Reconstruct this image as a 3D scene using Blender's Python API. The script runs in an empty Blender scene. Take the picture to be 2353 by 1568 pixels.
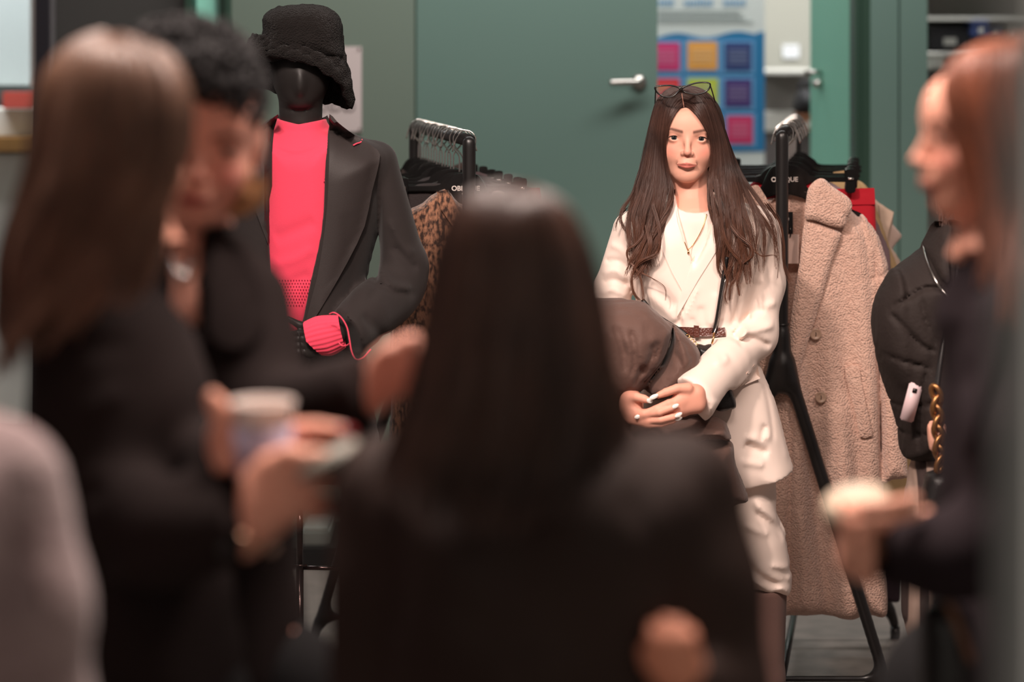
import bpy, bmesh, math, random
import numpy as np
from mathutils import Vector, Matrix
from mathutils.bvhtree import BVHTree
from mathutils.geometry import delaunay_2d_cdt
random.seed(3); rng = np.random.default_rng(7)
SC = bpy.context.scene
COL = SC.collection
FPX = 85 / 36 * 2353; CX = 1176.5; HY = 70.0; CH = 1.75

# ---------------------------------------------------------------- camera, world, lights, exposure
cd = bpy.data.cameras.new('camera'); cam = bpy.data.objects.new('camera', cd); COL.objects.link(cam)
cam.location = (0, 0, CH); cam.rotation_euler = (math.pi / 2, 0, 0)
cd.lens = 85; cd.sensor_width = 36; cd.sensor_fit = 'HORIZONTAL'; cd.shift_y = -(784 - HY) / 2353
cd.dof.use_dof = True; cd.dof.focus_distance = 5.75; cd.dof.aperture_fstop = 1.95; cd.clip_start = 0.05
SC.camera = cam
w = bpy.data.worlds.new('world'); SC.world = w; w.use_nodes = True
w.node_tree.nodes['Background'].inputs[0].default_value = (0.88, 0.71, 0.66, 1)
w.node_tree.nodes['Background'].inputs[1].default_value = 0.20
SC.view_settings.view_transform = 'Standard'; SC.view_settings.look = 'None'
SC.view_settings.gamma = 1; SC.view_settings.exposure = 0.35
SC.view_settings.use_curve_mapping = False

def spot(loc, tgt, power, col, size=60, rad=0.12, blend=0.6):
    l = bpy.data.lights.new('spot_lamp', 'SPOT'); l.energy = power; l.color = col
    l.spot_size = math.radians(size); l.spot_blend = blend; l.shadow_soft_size = rad
    o = bpy.data.objects.new('spot_lamp', l); COL.objects.link(o); o.location = loc
    o.rotation_euler = (Vector(tgt) - Vector(loc)).to_track_quat('-Z', 'Y').to_euler()
def area(loc, tgt, power, col, sx, sy):
    l = bpy.data.lights.new('ceiling_light', 'AREA'); l.energy = power; l.color = col
    l.shape = 'RECTANGLE'; l.size = sx; l.size_y = sy
    o = bpy.data.objects.new('ceiling_light', l); COL.objects.link(o); o.location = loc
    o.rotation_euler = (Vector(tgt) - Vector(loc)).to_track_quat('-Z', 'Y').to_euler()
WARM = (1.0, 0.80, 0.70)
spot((-0.55, 3.3, 3.15), (0.50, 5.8, 1.05), 225, WARM, 46, 0.10)        # track spot on the woman in white
spot((1.5, 3.9, 3.2), (0.95, 6.2, 0.8), 110, WARM, 50, 0.12)             # track spot on the right rack
spot((-0.9, 3.8, 3.2), (-0.50, 5.8, 1.1), 75, (1, .86, .8), 40, 0.08)   # track spot on the mannequin
area((-0.1, 3.1, 3.2), (-0.1, 3.0, 0), 105, (1, .84, .76), 2.0, 0.6)     # lamps over the visitors
area((0.3, 7.4, 3.3), (0.0, 8.6, 1.2), 52, (1, .97, .93), 3.0, 0.3)      # wall washer
area((1.6, 10.3, 3.2), (1.6, 11, 1.2), 90, (1, .98, .95), 3.2, 1.0)        # back room lights
area((-2.2, 9.0, 3.25), (-2.2, 9.6, 1.2), 72, (1, .99, .97), 1.4, 1.0)

# ---------------------------------------------------------------- helpers
def P(px, py, d): return np.array([(px - CX) * d / FPX, d, CH - (py - HY) * d / FPX])
def srgb(r, g, b):
    f = lambda c: c / 12.92 if c <= 0.04045 else ((c + 0.055) / 1.055) ** 2.4
    return (f(r / 255), f(g / 255), f(b / 255), 1)

MATS = {}
def mat(name, rgb, rough=0.8, metal=0.0, bump=None, var=None, sheen=0.0, spec=0.3, coat=0.0, attr=False, sss=0.0,
        aniso_stretch=None, alpha=1.0, transmission=0.0):
    """procedural principled material; bump=(scale,strength,kind) var=(scale,amount,rgb2) """
    if name in MATS: return MATS[name]
    m = bpy.data.materials.new(name); m.use_nodes = True; nt = m.node_tree; N = nt.nodes; L = nt.links
    b = N['Principled BSDF']; c = srgb(*rgb); b.inputs['Base Color'].default_value = c
    b.inputs['Roughness'].default_value = rough; b.inputs['Metallic'].default_value = metal
    b.inputs['Specular IOR Level'].default_value = spec
    if sheen: b.inputs['Sheen Weight'].default_value = sheen; b.inputs['Sheen Roughness'].default_value = 0.5
    if coat: b.inputs['Coat Weight'].default_value = coat; b.inputs['Coat Roughness'].default_value = 0.15
    if transmission: b.inputs['Transmission Weight'].default_value = transmission
    if alpha < 1: b.inputs['Alpha'].default_value = alpha
    if sss:
        b.inputs['Subsurface Weight'].default_value = sss; b.inputs['Subsurface Radius'].default_value = (1, .35, .2)
        b.inputs['Subsurface Scale'].default_value = 0.008
    tc = N.new('ShaderNodeTexCoord'); vec = tc.outputs['Object']
    if aniso_stretch:
        mp = N.new('ShaderNodeMapping'); mp.inputs['Scale'].default_value = aniso_stretch
        L.new(vec, mp.inputs[0]); vec = mp.outputs[0]
    if attr:
        a = N.new('ShaderNodeAttribute'); a.attribute_name = 'tint'; L.new(a.outputs['Color'], b.inputs['Base Color'])
    elif var:
        n = N.new('ShaderNodeTexNoise'); n.inputs['Scale'].default_value = var[0]; n.inputs['Detail'].default_value = 4
        L.new(vec, n.inputs['Vector'])
        r = N.new('ShaderNodeValToRGB'); r.color_ramp.elements[0].position = 0.5 - var[1]; r.color_ramp.elements[1].position = 0.5 + var[1]
        r.color_ramp.elements[0].color = c; r.color_ramp.elements[1].color = srgb(*var[2])
        L.new(n.outputs['Fac'], r.inputs[0]); L.new(r.outputs[0], b.inputs['Base Color'])
    if bump:
        inv = False; kind = bump[2] if len(bump) > 2 else 'noise'
        if kind == 'voronoi':
            t = N.new('ShaderNodeTexVoronoi'); t.inputs['Scale'].default_value = bump[0]; out = t.outputs['Distance']; inv = True
            L.new(vec, t.inputs['Vector'])
        elif kind == 'wave':
            t = N.new('ShaderNodeTexWave'); t.inputs['Scale'].default_value = bump[0]; out = t.outputs['Fac']
            t.bands_direction = 'X'; L.new(vec, t.inputs['Vector'])
        else:
            t = N.new('ShaderNodeTexNoise'); t.inputs['Scale'].default_value = bump[0]; t.inputs['Detail'].default_value = 3
            out = t.outputs['Fac']; L.new(vec, t.inputs['Vector'])
        bp = N.new('ShaderNodeBump'); bp.inputs['Strength'].default_value = bump[1]; bp.inputs['Distance'].default_value = 0.004; bp.invert = inv
        L.new(out, bp.inputs['Height']); L.new(bp.outputs[0], b.inputs['Normal'])
    MATS[name] = m; return m

def tag(o, label=None, cat=None, group=None, kind=None):
    if label: o['label'] = label
    if cat: o['category'] = cat
    if group: o['group'] = group
    if kind: o['kind'] = kind
    return o
def thing(name, loc, label, cat, group=None):
    o = bpy.data.objects.new(name, None); COL.objects.link(o); o.location = loc; o.empty_display_size = 0.1
    return tag(o, label, cat, group)
def link(name, me, m, parent=None, smooth=True):
    o = bpy.data.objects.new(name, me); COL.objects.link(o)
    if m is not None and not me.materials: me.materials.append(m)
    if smooth: me.shade_smooth()
    if parent is not None:
        o.parent = parent
        off = Vector((0, 0, 0)); q = parent
        while q is not None: off += Vector(q.location); q = q.parent
        o.location = -off                                          # geometry is written in world coordinates
    return o
def mesh(name, V, Fc, m, parent=None, smooth=True, tint=None):
    me = bpy.data.meshes.new(name)
    V = np.asarray(V, dtype=np.float32); Fc = np.asarray(Fc, dtype=np.int32)
    if Fc.ndim == 2:
        n, k = Fc.shape
        me.vertices.add(len(V)); me.vertices.foreach_set('co', V.ravel())
        me.loops.add(n * k); me.loops.foreach_set('vertex_index', Fc.ravel())
        me.polygons.add(n); me.polygons.foreach_set('loop_start', np.arange(n, dtype=np.int32) * k)
        me.update(calc_edges=True); me.validate()
    if tint is not None:
        a = me.attributes.new('tint', 'FLOAT_COLOR', 'POINT')
        a.data.foreach_set('color', np.hstack([tint, np.ones((len(tint), 1))]).astype(np.float32).ravel())
    return link(name, me, m, parent, smooth)
def mesh_py(name, V, Fc, m, parent=None, smooth=False):
    me = bpy.data.meshes.new(name); me.from_pydata([tuple(map(float, v)) for v in V], [], [tuple(map(int, f)) for f in Fc]); me.update()
    return link(name, me, m, parent, smooth)
def struct(o): o['kind'] = 'structure'; return o

def box(name, lo, hi, m, parent=None, bev=0.0):
    bm = bmesh.new(); bmesh.ops.create_cube(bm, size=1)
    for v in bm.verts:
        for i in range(3): v.co[i] = lo[i] + (v.co[i] + .5) * (hi[i] - lo[i])
    bm.normal_update()
    if bev: bmesh.ops.bevel(bm, geom=bm.edges[:], offset=bev, segments=2, affect='EDGES')
    me = bpy.data.meshes.new(name); bm.to_mesh(me); bm.free(); return link(name, me, m, parent, False)
def pbox(name, x0, y0, x1, y1, d0, d1, m, parent=None, bev=0.0):
    """box whose camera face (at depth d0) covers the pixel rectangle, d1 = back depth"""
    a = P(x0, y0, d0); b = P(x1, y1, d0)
    return box(name, (a[0], d0, b[2]), (b[0], d1, a[2]), m, parent, bev)

def tube_mesh(pts, r, seg=8, closed=False):
    pts = np.asarray(pts, float); n = len(pts)
    r = np.broadcast_to(np.asarray(r, float), (n,))
    T = np.gradient(pts, axis=0) if not closed else np.roll(pts, -1, 0) - np.roll(pts, 1, 0)
    T /= np.linalg.norm(T, axis=1)[:, None] + 1e-12
    u = np.cross(T[0], [0, 0, 1.]);
    if np.linalg.norm(u) < 1e-3: u = np.cross(T[0], [0, 1., 0])
    u /= np.linalg.norm(u); V = []
    for i in range(n):
        u = u - T[i] * (u @ T[i]); u /= np.linalg.norm(u) + 1e-12; v = np.cross(T[i], u)
        for k in range(seg):
            a = 2 * math.pi * k / seg; V.append(pts[i] + r[i] * (math.cos(a) * u + math.sin(a) * v))
    Fc = []
    for i in range(n if closed else n - 1):
        j = (i + 1) % n
        for k in range(seg):
            k2 = (k + 1) % seg; Fc.append((i * seg + k, i * seg + k2, j * seg + k2, j * seg + k))
    if not closed: Fc.append(tuple(range(seg - 1, -1, -1))); Fc.append(tuple((n - 1) * seg + k for k in range(seg)))
    return V, Fc
def spline(pts, n=8, closed=False):
    pts = np.asarray(pts, float); m = len(pts); out = []
    for i in range(m if closed else m - 1):
        g = (lambda k: pts[k % m]) if closed else (lambda k: pts[min(max(k, 0), m - 1)])
        p0, p1, p2, p3 = g(i - 1), g(i), g(i + 1), g(i + 2)
        for t in np.arange(n) / n:
            out.append(.5 * ((2 * p1) + (-p0 + p2) * t + (2 * p0 - 5 * p1 + 4 * p2 - p3) * t * t + (-p0 + 3 * p1 - 3 * p2 + p3) * t ** 3))
    if not closed: out.append(pts[-1])
    return np.array(out)
def tube(name, pts, r, m, parent=None, seg=8, closed=False, smooth=True, sp=0):
    if sp: pts = spline(pts, sp, closed)
    if not np.isscalar(r) and len(r) != len(pts): r = np.interp(np.linspace(0, 1, len(pts)), np.linspace(0, 1, len(r)), r)
    V, Fc = tube_mesh(pts, r, seg, closed); return mesh_py(name, V, Fc, m, parent, smooth)
def join_py(parts):
    V = []; Fc = []
    for v, f in parts:
        o = len(V); V += [tuple(p) for p in v]; Fc += [tuple(i + o for i in q) for q in f]
    return V, Fc
def px3(pts, d=None): return [P(*(p if len(p) == 3 else (p[0], p[1], d))) for p in pts]

def fnoise(X, Y, Z, f, seed=0, n=5):
    r = np.random.default_rng(seed); out = 0
    for i in range(n):
        k = r.normal(size=3); k = k / np.linalg.norm(k) * f * r.uniform(.6, 1.5)
        out = out + np.sin(X * k[0] + Y * k[1] + Z * k[2] + r.uniform(0, 6.28))
    return out / n

def rotm(yaw=0, pitch=0, roll=0):
    """head frame: face looks along local -y; yaw<0 looks to picture left, pitch>0 looks down, roll>0 leans top to picture right"""
    return np.array(Matrix.Rotation(math.radians(yaw), 3, 'Z') @ Matrix.Rotation(math.radians(roll), 3, 'Y') @ Matrix.Rotation(math.radians(pitch), 3, 'X'))

# ---------------------------------------------------------------- implicit surfaces -> one continuous mesh
class Field:
    log = []
    def __init__(s, lo, hi, h, fine=()):
        s.h = h; s.ax = []
        for a in range(3):
            xs = [lo[a]]
            while xs[-1] < hi[a]:
                st = h
                for (ax, p, q, hf) in fine:
                    if ax == a and p - h * .5 <= xs[-1] <= q: st = min(st, hf)
                xs.append(xs[-1] + st)
            s.ax.append(np.array(xs, dtype=np.float32))
        s.D = np.full([len(a) for a in s.ax], 1.0, dtype=np.float32)
    @classmethod
    def px(c, x0, y0, x1, y1, d, t0, t1, h, fine=()):
        a = P(x0, y1, d); b = P(x1, y0, d)
        ff = []
        for f in fine:                                   # fine=(x0,y0,x1,y1,h) pixel boxes
            df = (f[5] + f[6]) / 2 if len(f) > 5 and abs((f[5] + f[6]) / 2 - d) > .1 else d
            p = P(f[0], f[3], df); q = P(f[2], f[1], df); ff += [(0, p[0], q[0], f[4]), (2, p[2], q[2], f[4])]
            if len(f) > 5: ff.append((1, f[5], f[6], f[4]))
        return c((a[0], t0, a[2]), (b[0], t1, b[2]), h, ff)
    def sub(s, lo, hi, pad):
        sl = []
        for a in range(3):
            i = int(np.searchsorted(s.ax[a], lo[a] - pad)); j = int(np.searchsorted(s.ax[a], hi[a] + pad))
            i = max(i - 1, 0); j = min(j + 1, len(s.ax[a]))
            if j <= i: return None, None, None, None
            sl.append(slice(i, j))
        return (tuple(sl), s.ax[0][sl[0]][:, None, None], s.ax[1][sl[1]][None, :, None], s.ax[2][sl[2]][None, None, :])
    def op(s, sl, d, k, op):
        A = s.D[sl]
        if op == 'add':
            if k > 0: h = np.clip(.5 + .5 * (A - d) / k, 0, 1); R = A + (d - A) * h - k * h * (1 - h)
            else: R = np.minimum(A, d)
        else:
            d = -d
            if k > 0: h = np.clip(.5 - .5 * (A - d) / k, 0, 1); R = A + (d - A) * h + k * h * (1 - h)
            else: R = np.maximum(A, d)
        s.D[sl] = R
    def cone(s, a, ra, b, rb, k=0.02, op='add', flat=None, cap=None, M=None):
        """round cone; flat=(dir,factor) squashes along dir; cap=n cuts flat at b beyond normal n"""
        a = np.asarray(a, float); b = np.asarray(b, float); r = max(ra, rb)
        pad = r + k + 2 * s.h
        sl, X, Y, Z = s.sub(np.minimum(a, b), np.maximum(a, b), pad)
        if sl is None: return s
        ab = b - a; L2 = ab @ ab + 1e-12
        dx, dy, dz = X - a[0], Y - a[1], Z - a[2]
        t = np.clip((dx * ab[0] + dy * ab[1] + dz * ab[2]) / L2, 0, 1)
        qx, qy, qz = dx - t * ab[0], dy - t * ab[1], dz - t * ab[2]
        if flat is not None:
            n = np.asarray(flat[0], float); n /= np.linalg.norm(n); c = (qx * n[0] + qy * n[1] + qz * n[2]) * (flat[1] - 1)
            qx, qy, qz = qx + n[0] * c, qy + n[1] * c, qz + n[2] * c
        d = np.sqrt(qx * qx + qy * qy + qz * qz) - (ra + (rb - ra) * t)
        if cap is not None:
            n = np.asarray(cap, float); n /= np.linalg.norm(n)
            d = np.maximum(d, (X - b[0]) * n[0] + (Y - b[1]) * n[1] + (Z - b[2]) * n[2])
        s.op(sl, d, k, op); return s
    def chain(s, pts, rs, k=0.01, k0=None, flat=None):
        for i in range(len(pts) - 1):
            s.cone(pts[i], rs[i], pts[i + 1], rs[i + 1], (k0 if (i == 0 and k0 is not None) else k), flat=flat)
        return s
    def ell(s, c, r, k=0.02, op='add', R=None):
        c = np.asarray(c, float); r = np.asarray(r, float); m = r.max()
        sl, X, Y, Z = s.sub(c, c, m + k + 2 * s.h)
        if sl is None: return s
        x, y, z = X - c[0], Y - c[1], Z - c[2]
        if R is not None: x, y, z = (R[0, 0] * x + R[1, 0] * y + R[2, 0] * z, R[0, 1] * x + R[1, 1] * y + R[2, 1] * z, R[0, 2] * x + R[1, 2] * y + R[2, 2] * z)
        k0 = np.sqrt((x / r[0]) ** 2 + (y / r[1]) ** 2 + (z / r[2]) ** 2); k1 = np.sqrt((x / r[0] ** 2) ** 2 + (y / r[1] ** 2) ** 2 + (z / r[2] ** 2) ** 2)
        s.op(sl, k0 * (k0 - 1) / (k1 + 1e-9), k, op); return s
    def poly2(s, poly, sl):
        """signed distance to a polygon in the XZ plane (metres)"""
        X = s.ax[0][sl[0]][:, None].astype(np.float64); Z = s.ax[2][sl[2]][None, :].astype(np.float64)
        D = np.full((X.shape[0], Z.shape[1]), 1e9); ins = np.zeros(D.shape, bool); n = len(poly)
        for i in range(n):
            ax, az = poly[i]; bx, bz = poly[(i + 1) % n]; ex, ez = bx - ax, bz - az
            t = np.clip(((X - ax) * ex + (Z - az) * ez) / (ex * ex + ez * ez + 1e-14), 0, 1)
            D = np.minimum(D, (X - ax - t * ex) ** 2 + (Z - az - t * ez) ** 2)
            if abs(ez) > 1e-12:
                ins ^= ((az > Z) != (bz > Z)) & (X < (Z - az) * ex / ez + ax)
        D = np.sqrt(D); return np.where(ins, -D, D).astype(np.float32)
    def pillow(s, pts, d, T, R, k=0.02, op='add', sm=5, lean=0.0, fold=None, zr=None, front=None):
        """body with a smooth outline (pixels at depth d), half thickness T reached R inside the edge"""
        poly = np.array([(p[0], p[1]) for p in pts], float)
        if sm: poly = spline(poly, sm, True)
        q = np.array([P(a, b, d) for a, b in poly])[:, [0, 2]]
        sl, X, Y, Z = s.sub((q[:, 0].min(), d - T, q[:, 1].min()), (q[:, 0].max(), d + T, q[:, 1].max()), k + 3 * s.h)
        if sl is None: return s
        d2 = s.poly2(q, sl)[:, None, :]
        u = 1 - np.clip(-d2 / R, 0, 1); H = T * np.sqrt(np.maximum(1 - u * u, 0))
        yc = d + lean * (Z - q[:, 1].mean())
        e = np.abs(Y - yc) - H
        if fold is not None: e = e + fold(X, Y, Z)
        D3 = np.where(d2 < 0, np.maximum(e, d2), np.sqrt(np.maximum(d2, 0) ** 2 + np.maximum(np.abs(Y - yc) - .0, 0) ** 2 * (d2 > 0)))
        s.op(sl, D3.astype(np.float32), k, op); return s
    def prism(s, pts, d, y0, y1, k=0.0, op='sub', sm=0):
        poly = np.array([(p[0], p[1]) for p in pts], float)
        if sm: poly = spline(poly, sm, True)
        q = np.array([P(a, b, d) for a, b in poly])[:, [0, 2]]
        sl, X, Y, Z = s.sub((q[:, 0].min(), y0, q[:, 1].min()), (q[:, 0].max(), y1, q[:, 1].max()), k + 2 * s.h)
        if sl is None: return s
        d2 = s.poly2(q, sl)[:, None, :]
        s.op(sl, np.maximum(d2, np.maximum(y0 - Y, Y - y1)).astype(np.float32), k, op); return s
    def grooves(s, segs, d, wid=6, amp=0.006, ymax=None):
        """creases: pixel polylines pressed (amp>0) into or raised (amp<0) out of the near side"""
        for g in segs:
            pts = g[0]; wv = (g[1] if len(g) > 1 else wid) * d / FPX; av = g[2] if len(g) > 2 else amp
            pts = spline(pts, 5) if len(pts) > 2 else np.array(pts, float)
            q = np.array([P(a, b, d) for a, b in pts])[:, [0, 2]]
            sl, X, Y, Z = s.sub((q[:, 0].min(), -99, q[:, 1].min()), (q[:, 0].max(), 99, q[:, 1].max()), wv * 2.6)
            if sl is None: continue
            dm = 1e9; x = X[:, 0, :]; z = Z[0]; n = len(q)
            x = s.ax[0][sl[0]][:, None]; z = s.ax[2][sl[2]][None, :]; am = 0
            for i in range(n - 1):
                ax, az = q[i]; ex, ez = q[i + 1] - q[i]
                t = np.clip(((x - ax) * ex + (z - az) * ez) / (ex * ex + ez * ez + 1e-14), 0, 1)
                dd = (x - ax - t * ex) ** 2 + (z - az - t * ez) ** 2; tt = (i + t) / (n - 1)
                am = np.where(dd < dm, np.clip(4 * tt * (1 - tt) * 2, 0, 1), am); dm = np.minimum(dm, dd)
            e = (av * am * np.exp(-dm / wv ** 2))[:, None, :]
            if ymax is not None: e = e * (Y < ymax)
            s.D[sl] += e.astype(np.float32)
        return s
    def wob(s, f, amp, seed=0, stretch=(1, 1, 1)):
        X = s.ax[0][:, None, None] * stretch[0]; Y = s.ax[1][None, :, None] * stretch[1]; Z = s.ax[2][None, None, :] * stretch[2]
        near = np.abs(s.D) < 0.03; idx = np.nonzero(near)
        s.D[idx] += amp * fnoise(X[idx[0], 0, 0], Y[0, idx[1], 0], Z[0, 0, idx[2]], f, seed)
        return s
    def clipz(s, z, above=True):
        Z = s.ax[2][None, None, :]
        s.D = np.maximum(s.D, (Z - z) if above else (z - Z)).astype(np.float32); return s
    def net(s, smooth=0):
        D = s.D
        D[0] = D[-1] = 1; D[:, 0] = D[:, -1] = 1; D[:, :, 0] = D[:, :, -1] = 1
        S = D < 0; n0, n1, n2 = D.shape
        cnt = np.zeros((n0 - 1, n1 - 1, n2 - 1), np.uint8)
        for i in (0, 1):
            for j in (0, 1):
                for k in (0, 1): cnt += S[i:n0 - 1 + i, j:n1 - 1 + j, k:n2 - 1 + k]
        I = np.argwhere((cnt > 0) & (cnt < 8)); del cnt
        ids = np.full((n0 - 1, n1 - 1, n2 - 1), -1, np.int32); ids[I[:, 0], I[:, 1], I[:, 2]] = np.arange(len(I))
        cs = [(i, j, k) for i in (0, 1) for j in (0, 1) for k in (0, 1)]
        val = np.stack([D[I[:, 0] + c[0], I[:, 1] + c[1], I[:, 2] + c[2]] for c in cs], 1)
        acc = np.zeros((len(I), 3)); num = np.zeros(len(I))
        for a in range(8):
            for b in range(a + 1, 8):
                if sum(abs(cs[a][t] - cs[b][t]) for t in range(3)) != 1: continue
                va, vb = val[:, a], val[:, b]; cr = (va < 0) != (vb < 0)
                t = np.where(cr, va / (va - vb + 1e-12), 0); p = np.array(cs[a]) + t[:, None] * (np.array(cs[b]) - np.array(cs[a]))
                acc[cr] += p[cr]; num += cr
        loc = acc / num[:, None]
        V = np.empty((len(I), 3), np.float32)
        for a in range(3):
            A = s.ax[a]; st = A[I[:, a] + 1] - A[I[:, a]]; V[:, a] = A[I[:, a]] + loc[:, a] * st
        Q = []
        for a in range(3):
            o = [slice(None)] * 3; o2 = [slice(None)] * 3; o[a] = slice(0, -1); o2[a] = slice(1, None)
            cr = S[tuple(o)] != S[tuple(o2)]; E = np.argwhere(cr)
            b, c = [(1, 2), (2, 0), (0, 1)][a]
            sg = S[E[:, 0], E[:, 1], E[:, 2]]
            def g(db, dc):
                J = E.copy(); J[:, b] -= db; J[:, c] -= dc; return ids[J[:, 0], J[:, 1], J[:, 2]]
            q = np.stack([g(1, 1), g(0, 1), g(0, 0), g(1, 0)], 1)
            q[~sg] = q[~sg][:, ::-1]; Q.append(q)
        Q = np.vstack(Q); Q = Q[(Q >= 0).all(1)]
        for _ in range(smooth):
            A = np.zeros_like(V); n = np.zeros(len(V), np.float32)
            for i in range(4):
                a, b = Q[:, i], Q[:, (i + 1) % 4]
                for t in range(3): A[:, t] += np.bincount(a, V[b, t], len(V)) + np.bincount(b, V[a, t], len(V))
                n += np.bincount(a, minlength=len(V)) + np.bincount(b, minlength=len(V))
            V = V + .6 * (A / n[:, None] - V)
        return V, Q
    def sample(s, X, Y, Z):
        ix = []; fr = []
        for a, q in enumerate((X, Y, Z)):
            A = s.ax[a]; i = np.clip(np.searchsorted(A, q) - 1, 0, len(A) - 2); ix.append(i); fr.append(np.clip((q - A[i]) / (A[i + 1] - A[i]), 0, 1))
        r = 0
        for i in (0, 1):
            for j in (0, 1):
                for k in (0, 1):
                    r = r + s.D[ix[0] + i, ix[1] + j, ix[2] + k] * (fr[0] if i else 1 - fr[0]) * (fr[1] if j else 1 - fr[1]) * (fr[2] if k else 1 - fr[2])
        out = (X < s.ax[0][0]) | (X > s.ax[0][-1]) | (Y < s.ax[1][0]) | (Y > s.ax[1][-1]) | (Z < s.ax[2][0]) | (Z > s.ax[2][-1])
        return np.where(out, 1.0, r)
    def within(s, d, boxes, fields=None, gap=.007):
        """the body stays inside its clothes except in the uncovered places (pixel boxes at depth d)"""
        I = np.nonzero(s.D < .02); X = s.ax[0][I[0]]; Y = s.ax[1][I[1]]; Z = s.ax[2][I[2]]
        free = np.zeros(len(X), bool); U = X / Y * FPX + CX; V_ = (CH - Z) / Y * FPX + HY
        for b in boxes:
            ym = b[4] if len(b) > 4 else 99
            free |= (U > b[0]) & (U < b[2]) & (V_ > b[1]) & (V_ < b[3]) & (Y < ym)
        c = ~free; X, Y, Z = X[c], Y[c], Z[c]; m_ = np.full(len(X), 1.0)
        for f in (fields or Field.log): m_ = np.minimum(m_, f.sample(X, Y, Z))
        J = tuple(i[c] for i in I); s.D[J] = np.maximum(s.D[J], m_ + gap); return s
    def build(s, name, m, parent=None, smooth=1, tint=None):
        if 'hair' not in name and name != 'body': Field.log.append(s)
        V, Q = s.net(smooth); return mesh(name, V, Q, m, parent, True, tint(V) if tint else None)

def bvh(*objs):
    V = []; Fc = []
    for o in objs:
        off = Vector(o.location); q = o.parent
        while q is not None: off += Vector(q.location); q = q.parent
        n = len(V); V += [v.co + off for v in o.data.vertices]; Fc += [tuple(i + n for i in p.vertices) for p in o.data.polygons]
    return BVHTree.FromPolygons(V, Fc)
CAMP = Vector((0, 0, CH))
def panel(name, poly, tree, off, th, m, parent=None, step=5, sm=0, back=99, bulge=0.0, flatd=None):
    """cloth piece laid on the surface below it: outline in pixels, thickness th, standing off by `off`"""
    poly = np.array(poly, float)
    if sm: poly = spline(poly, sm, True)
    pts = [tuple(p) for p in poly]; n = len(pts); bnd = [(i, (i + 1) % n) for i in range(n)]
    x0, y0 = poly.min(0); x1, y1 = poly.max(0)
    def inside(x, y):
        c = False
        for i in range(n):
            (ax, ay), (bx, by) = pts[i], pts[(i + 1) % n]
            if (ay > y) != (by > y) and x < (y - ay) * (bx - ax) / (by - ay) + ax: c = not c
        return c
    def ed(x, y):
        m_ = 1e9
        for i in range(n):
            (ax, ay), (bx, by) = pts[i], pts[(i + 1) % n]; ex, ey = bx - ax, by - ay
            t = min(max(((x - ax) * ex + (y - ay) * ey) / (ex * ex + ey * ey + 1e-9), 0), 1)
            m_ = min(m_, math.hypot(x - ax - t * ex, y - ay - t * ey))
        return m_
    for gx in np.arange(x0 + step / 2, x1, step):
        for gy in np.arange(y0 + step / 2, y1, step):
            if inside(gx, gy) and ed(gx, gy) > step * .45: pts.append((gx, gy))
    v2, _, fc, *_r = delaunay_2d_cdt([Vector(p) for p in pts], bnd, [list(range(n))], 1, 1e-4)
    dep = []
    for v in v2:
        dr = Vector(P(v.x, v.y, 1.0)) - CAMP
        hit = tree.ray_cast(CAMP, dr.normalized())[0] if tree is not None else None
        dep.append(hit.y if hit is not None and hit.y < back + .3 else None)
    good = [q for q in dep if q is not None]; avg = np.median(good) if good else back
    if flatd is not None: dep = [flatd] * len(dep)
    dep = np.array([avg if q is None else q for q in dep])
    nb = [[] for _ in v2]
    for f in fc:
        for i in range(len(f)):
            a, b = f[i], f[(i + 1) % len(f)]; nb[a].append(b); nb[b].append(a)
    for _ in range(2): dep = np.array([min(dep[i], np.mean([dep[j] for j in nb[i]])) if nb[i] else dep[i] for i in range(len(dep))])
    F_ = []; B_ = []
    for i, v in enumerate(v2):
        e = min(ed(v.x, v.y) / 12.0, 1) * bulge if bulge else 0
        F_.append(P(v.x, v.y, dep[i] - off - th - e)); B_.append(P(v.x, v.y, dep[i] - off + .002))
    n2 = len(v2); faces = []
    cnt = {}
    for f in fc:
        f = list(f)
        a, b, c = (v2[f[0]], v2[f[1]], v2[f[2]])
        if (b - a).cross(c - a) > 0: f = f[::-1]
        faces.append(tuple(f)); faces.append(tuple(i + n2 for i in f[::-1]))
        for i in range(len(f)): cnt[(f[i], f[(i + 1) % len(f)])] = 1
    for (a, b) in list(cnt):
        if (b, a) not in cnt: faces.append((b, a, a + n2, b + n2))
    o = mesh_py(name, F_ + B_, faces, m, parent, True)
    try: o.data.set_sharp_from_angle(angle=math.radians(50))
    except Exception: pass
    return o

def strands(name, S, r0, r1, m, parent=None, seg=3):
    """S: (N,T,3) strand points -> thin tubes in one mesh"""
    N_, T_, _ = S.shape; T = np.gradient(S, axis=1); T /= np.linalg.norm(T, axis=2, keepdims=True) + 1e-9
    ref = rng.normal(size=(N_, 1, 3)); u = np.cross(T, np.broadcast_to(ref, T.shape)); u /= np.linalg.norm(u, axis=2, keepdims=True) + 1e-9
    v = np.cross(T, u); r = np.linspace(r0, r1, T_)[None, :, None]
    V = np.stack([S + r * (math.cos(2 * math.pi * k / seg) * u + math.sin(2 * math.pi * k / seg) * v) for k in range(seg)], 2).reshape(-1, 3)
    i, j, k = np.meshgrid(np.arange(N_), np.arange(T_ - 1), np.arange(seg), indexing='ij'); k2 = (k + 1) % seg
    b = (i * T_ + j) * seg; c = (i * T_ + j + 1) * seg
    Q = np.stack([b + k, b + k2, c + k2, c + k], -1).reshape(-1, 4)
    return mesh(name, V, Q, m, parent, True)
def resample(g, T):
    g = np.asarray(g, float); g = spline(g, 8); s = np.r_[0, np.cumsum(np.linalg.norm(np.diff(g, axis=0), axis=1))]
    return np.stack([np.interp(np.linspace(0, s[-1], T), s, g[:, a]) for a in range(3)], 1)
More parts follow.
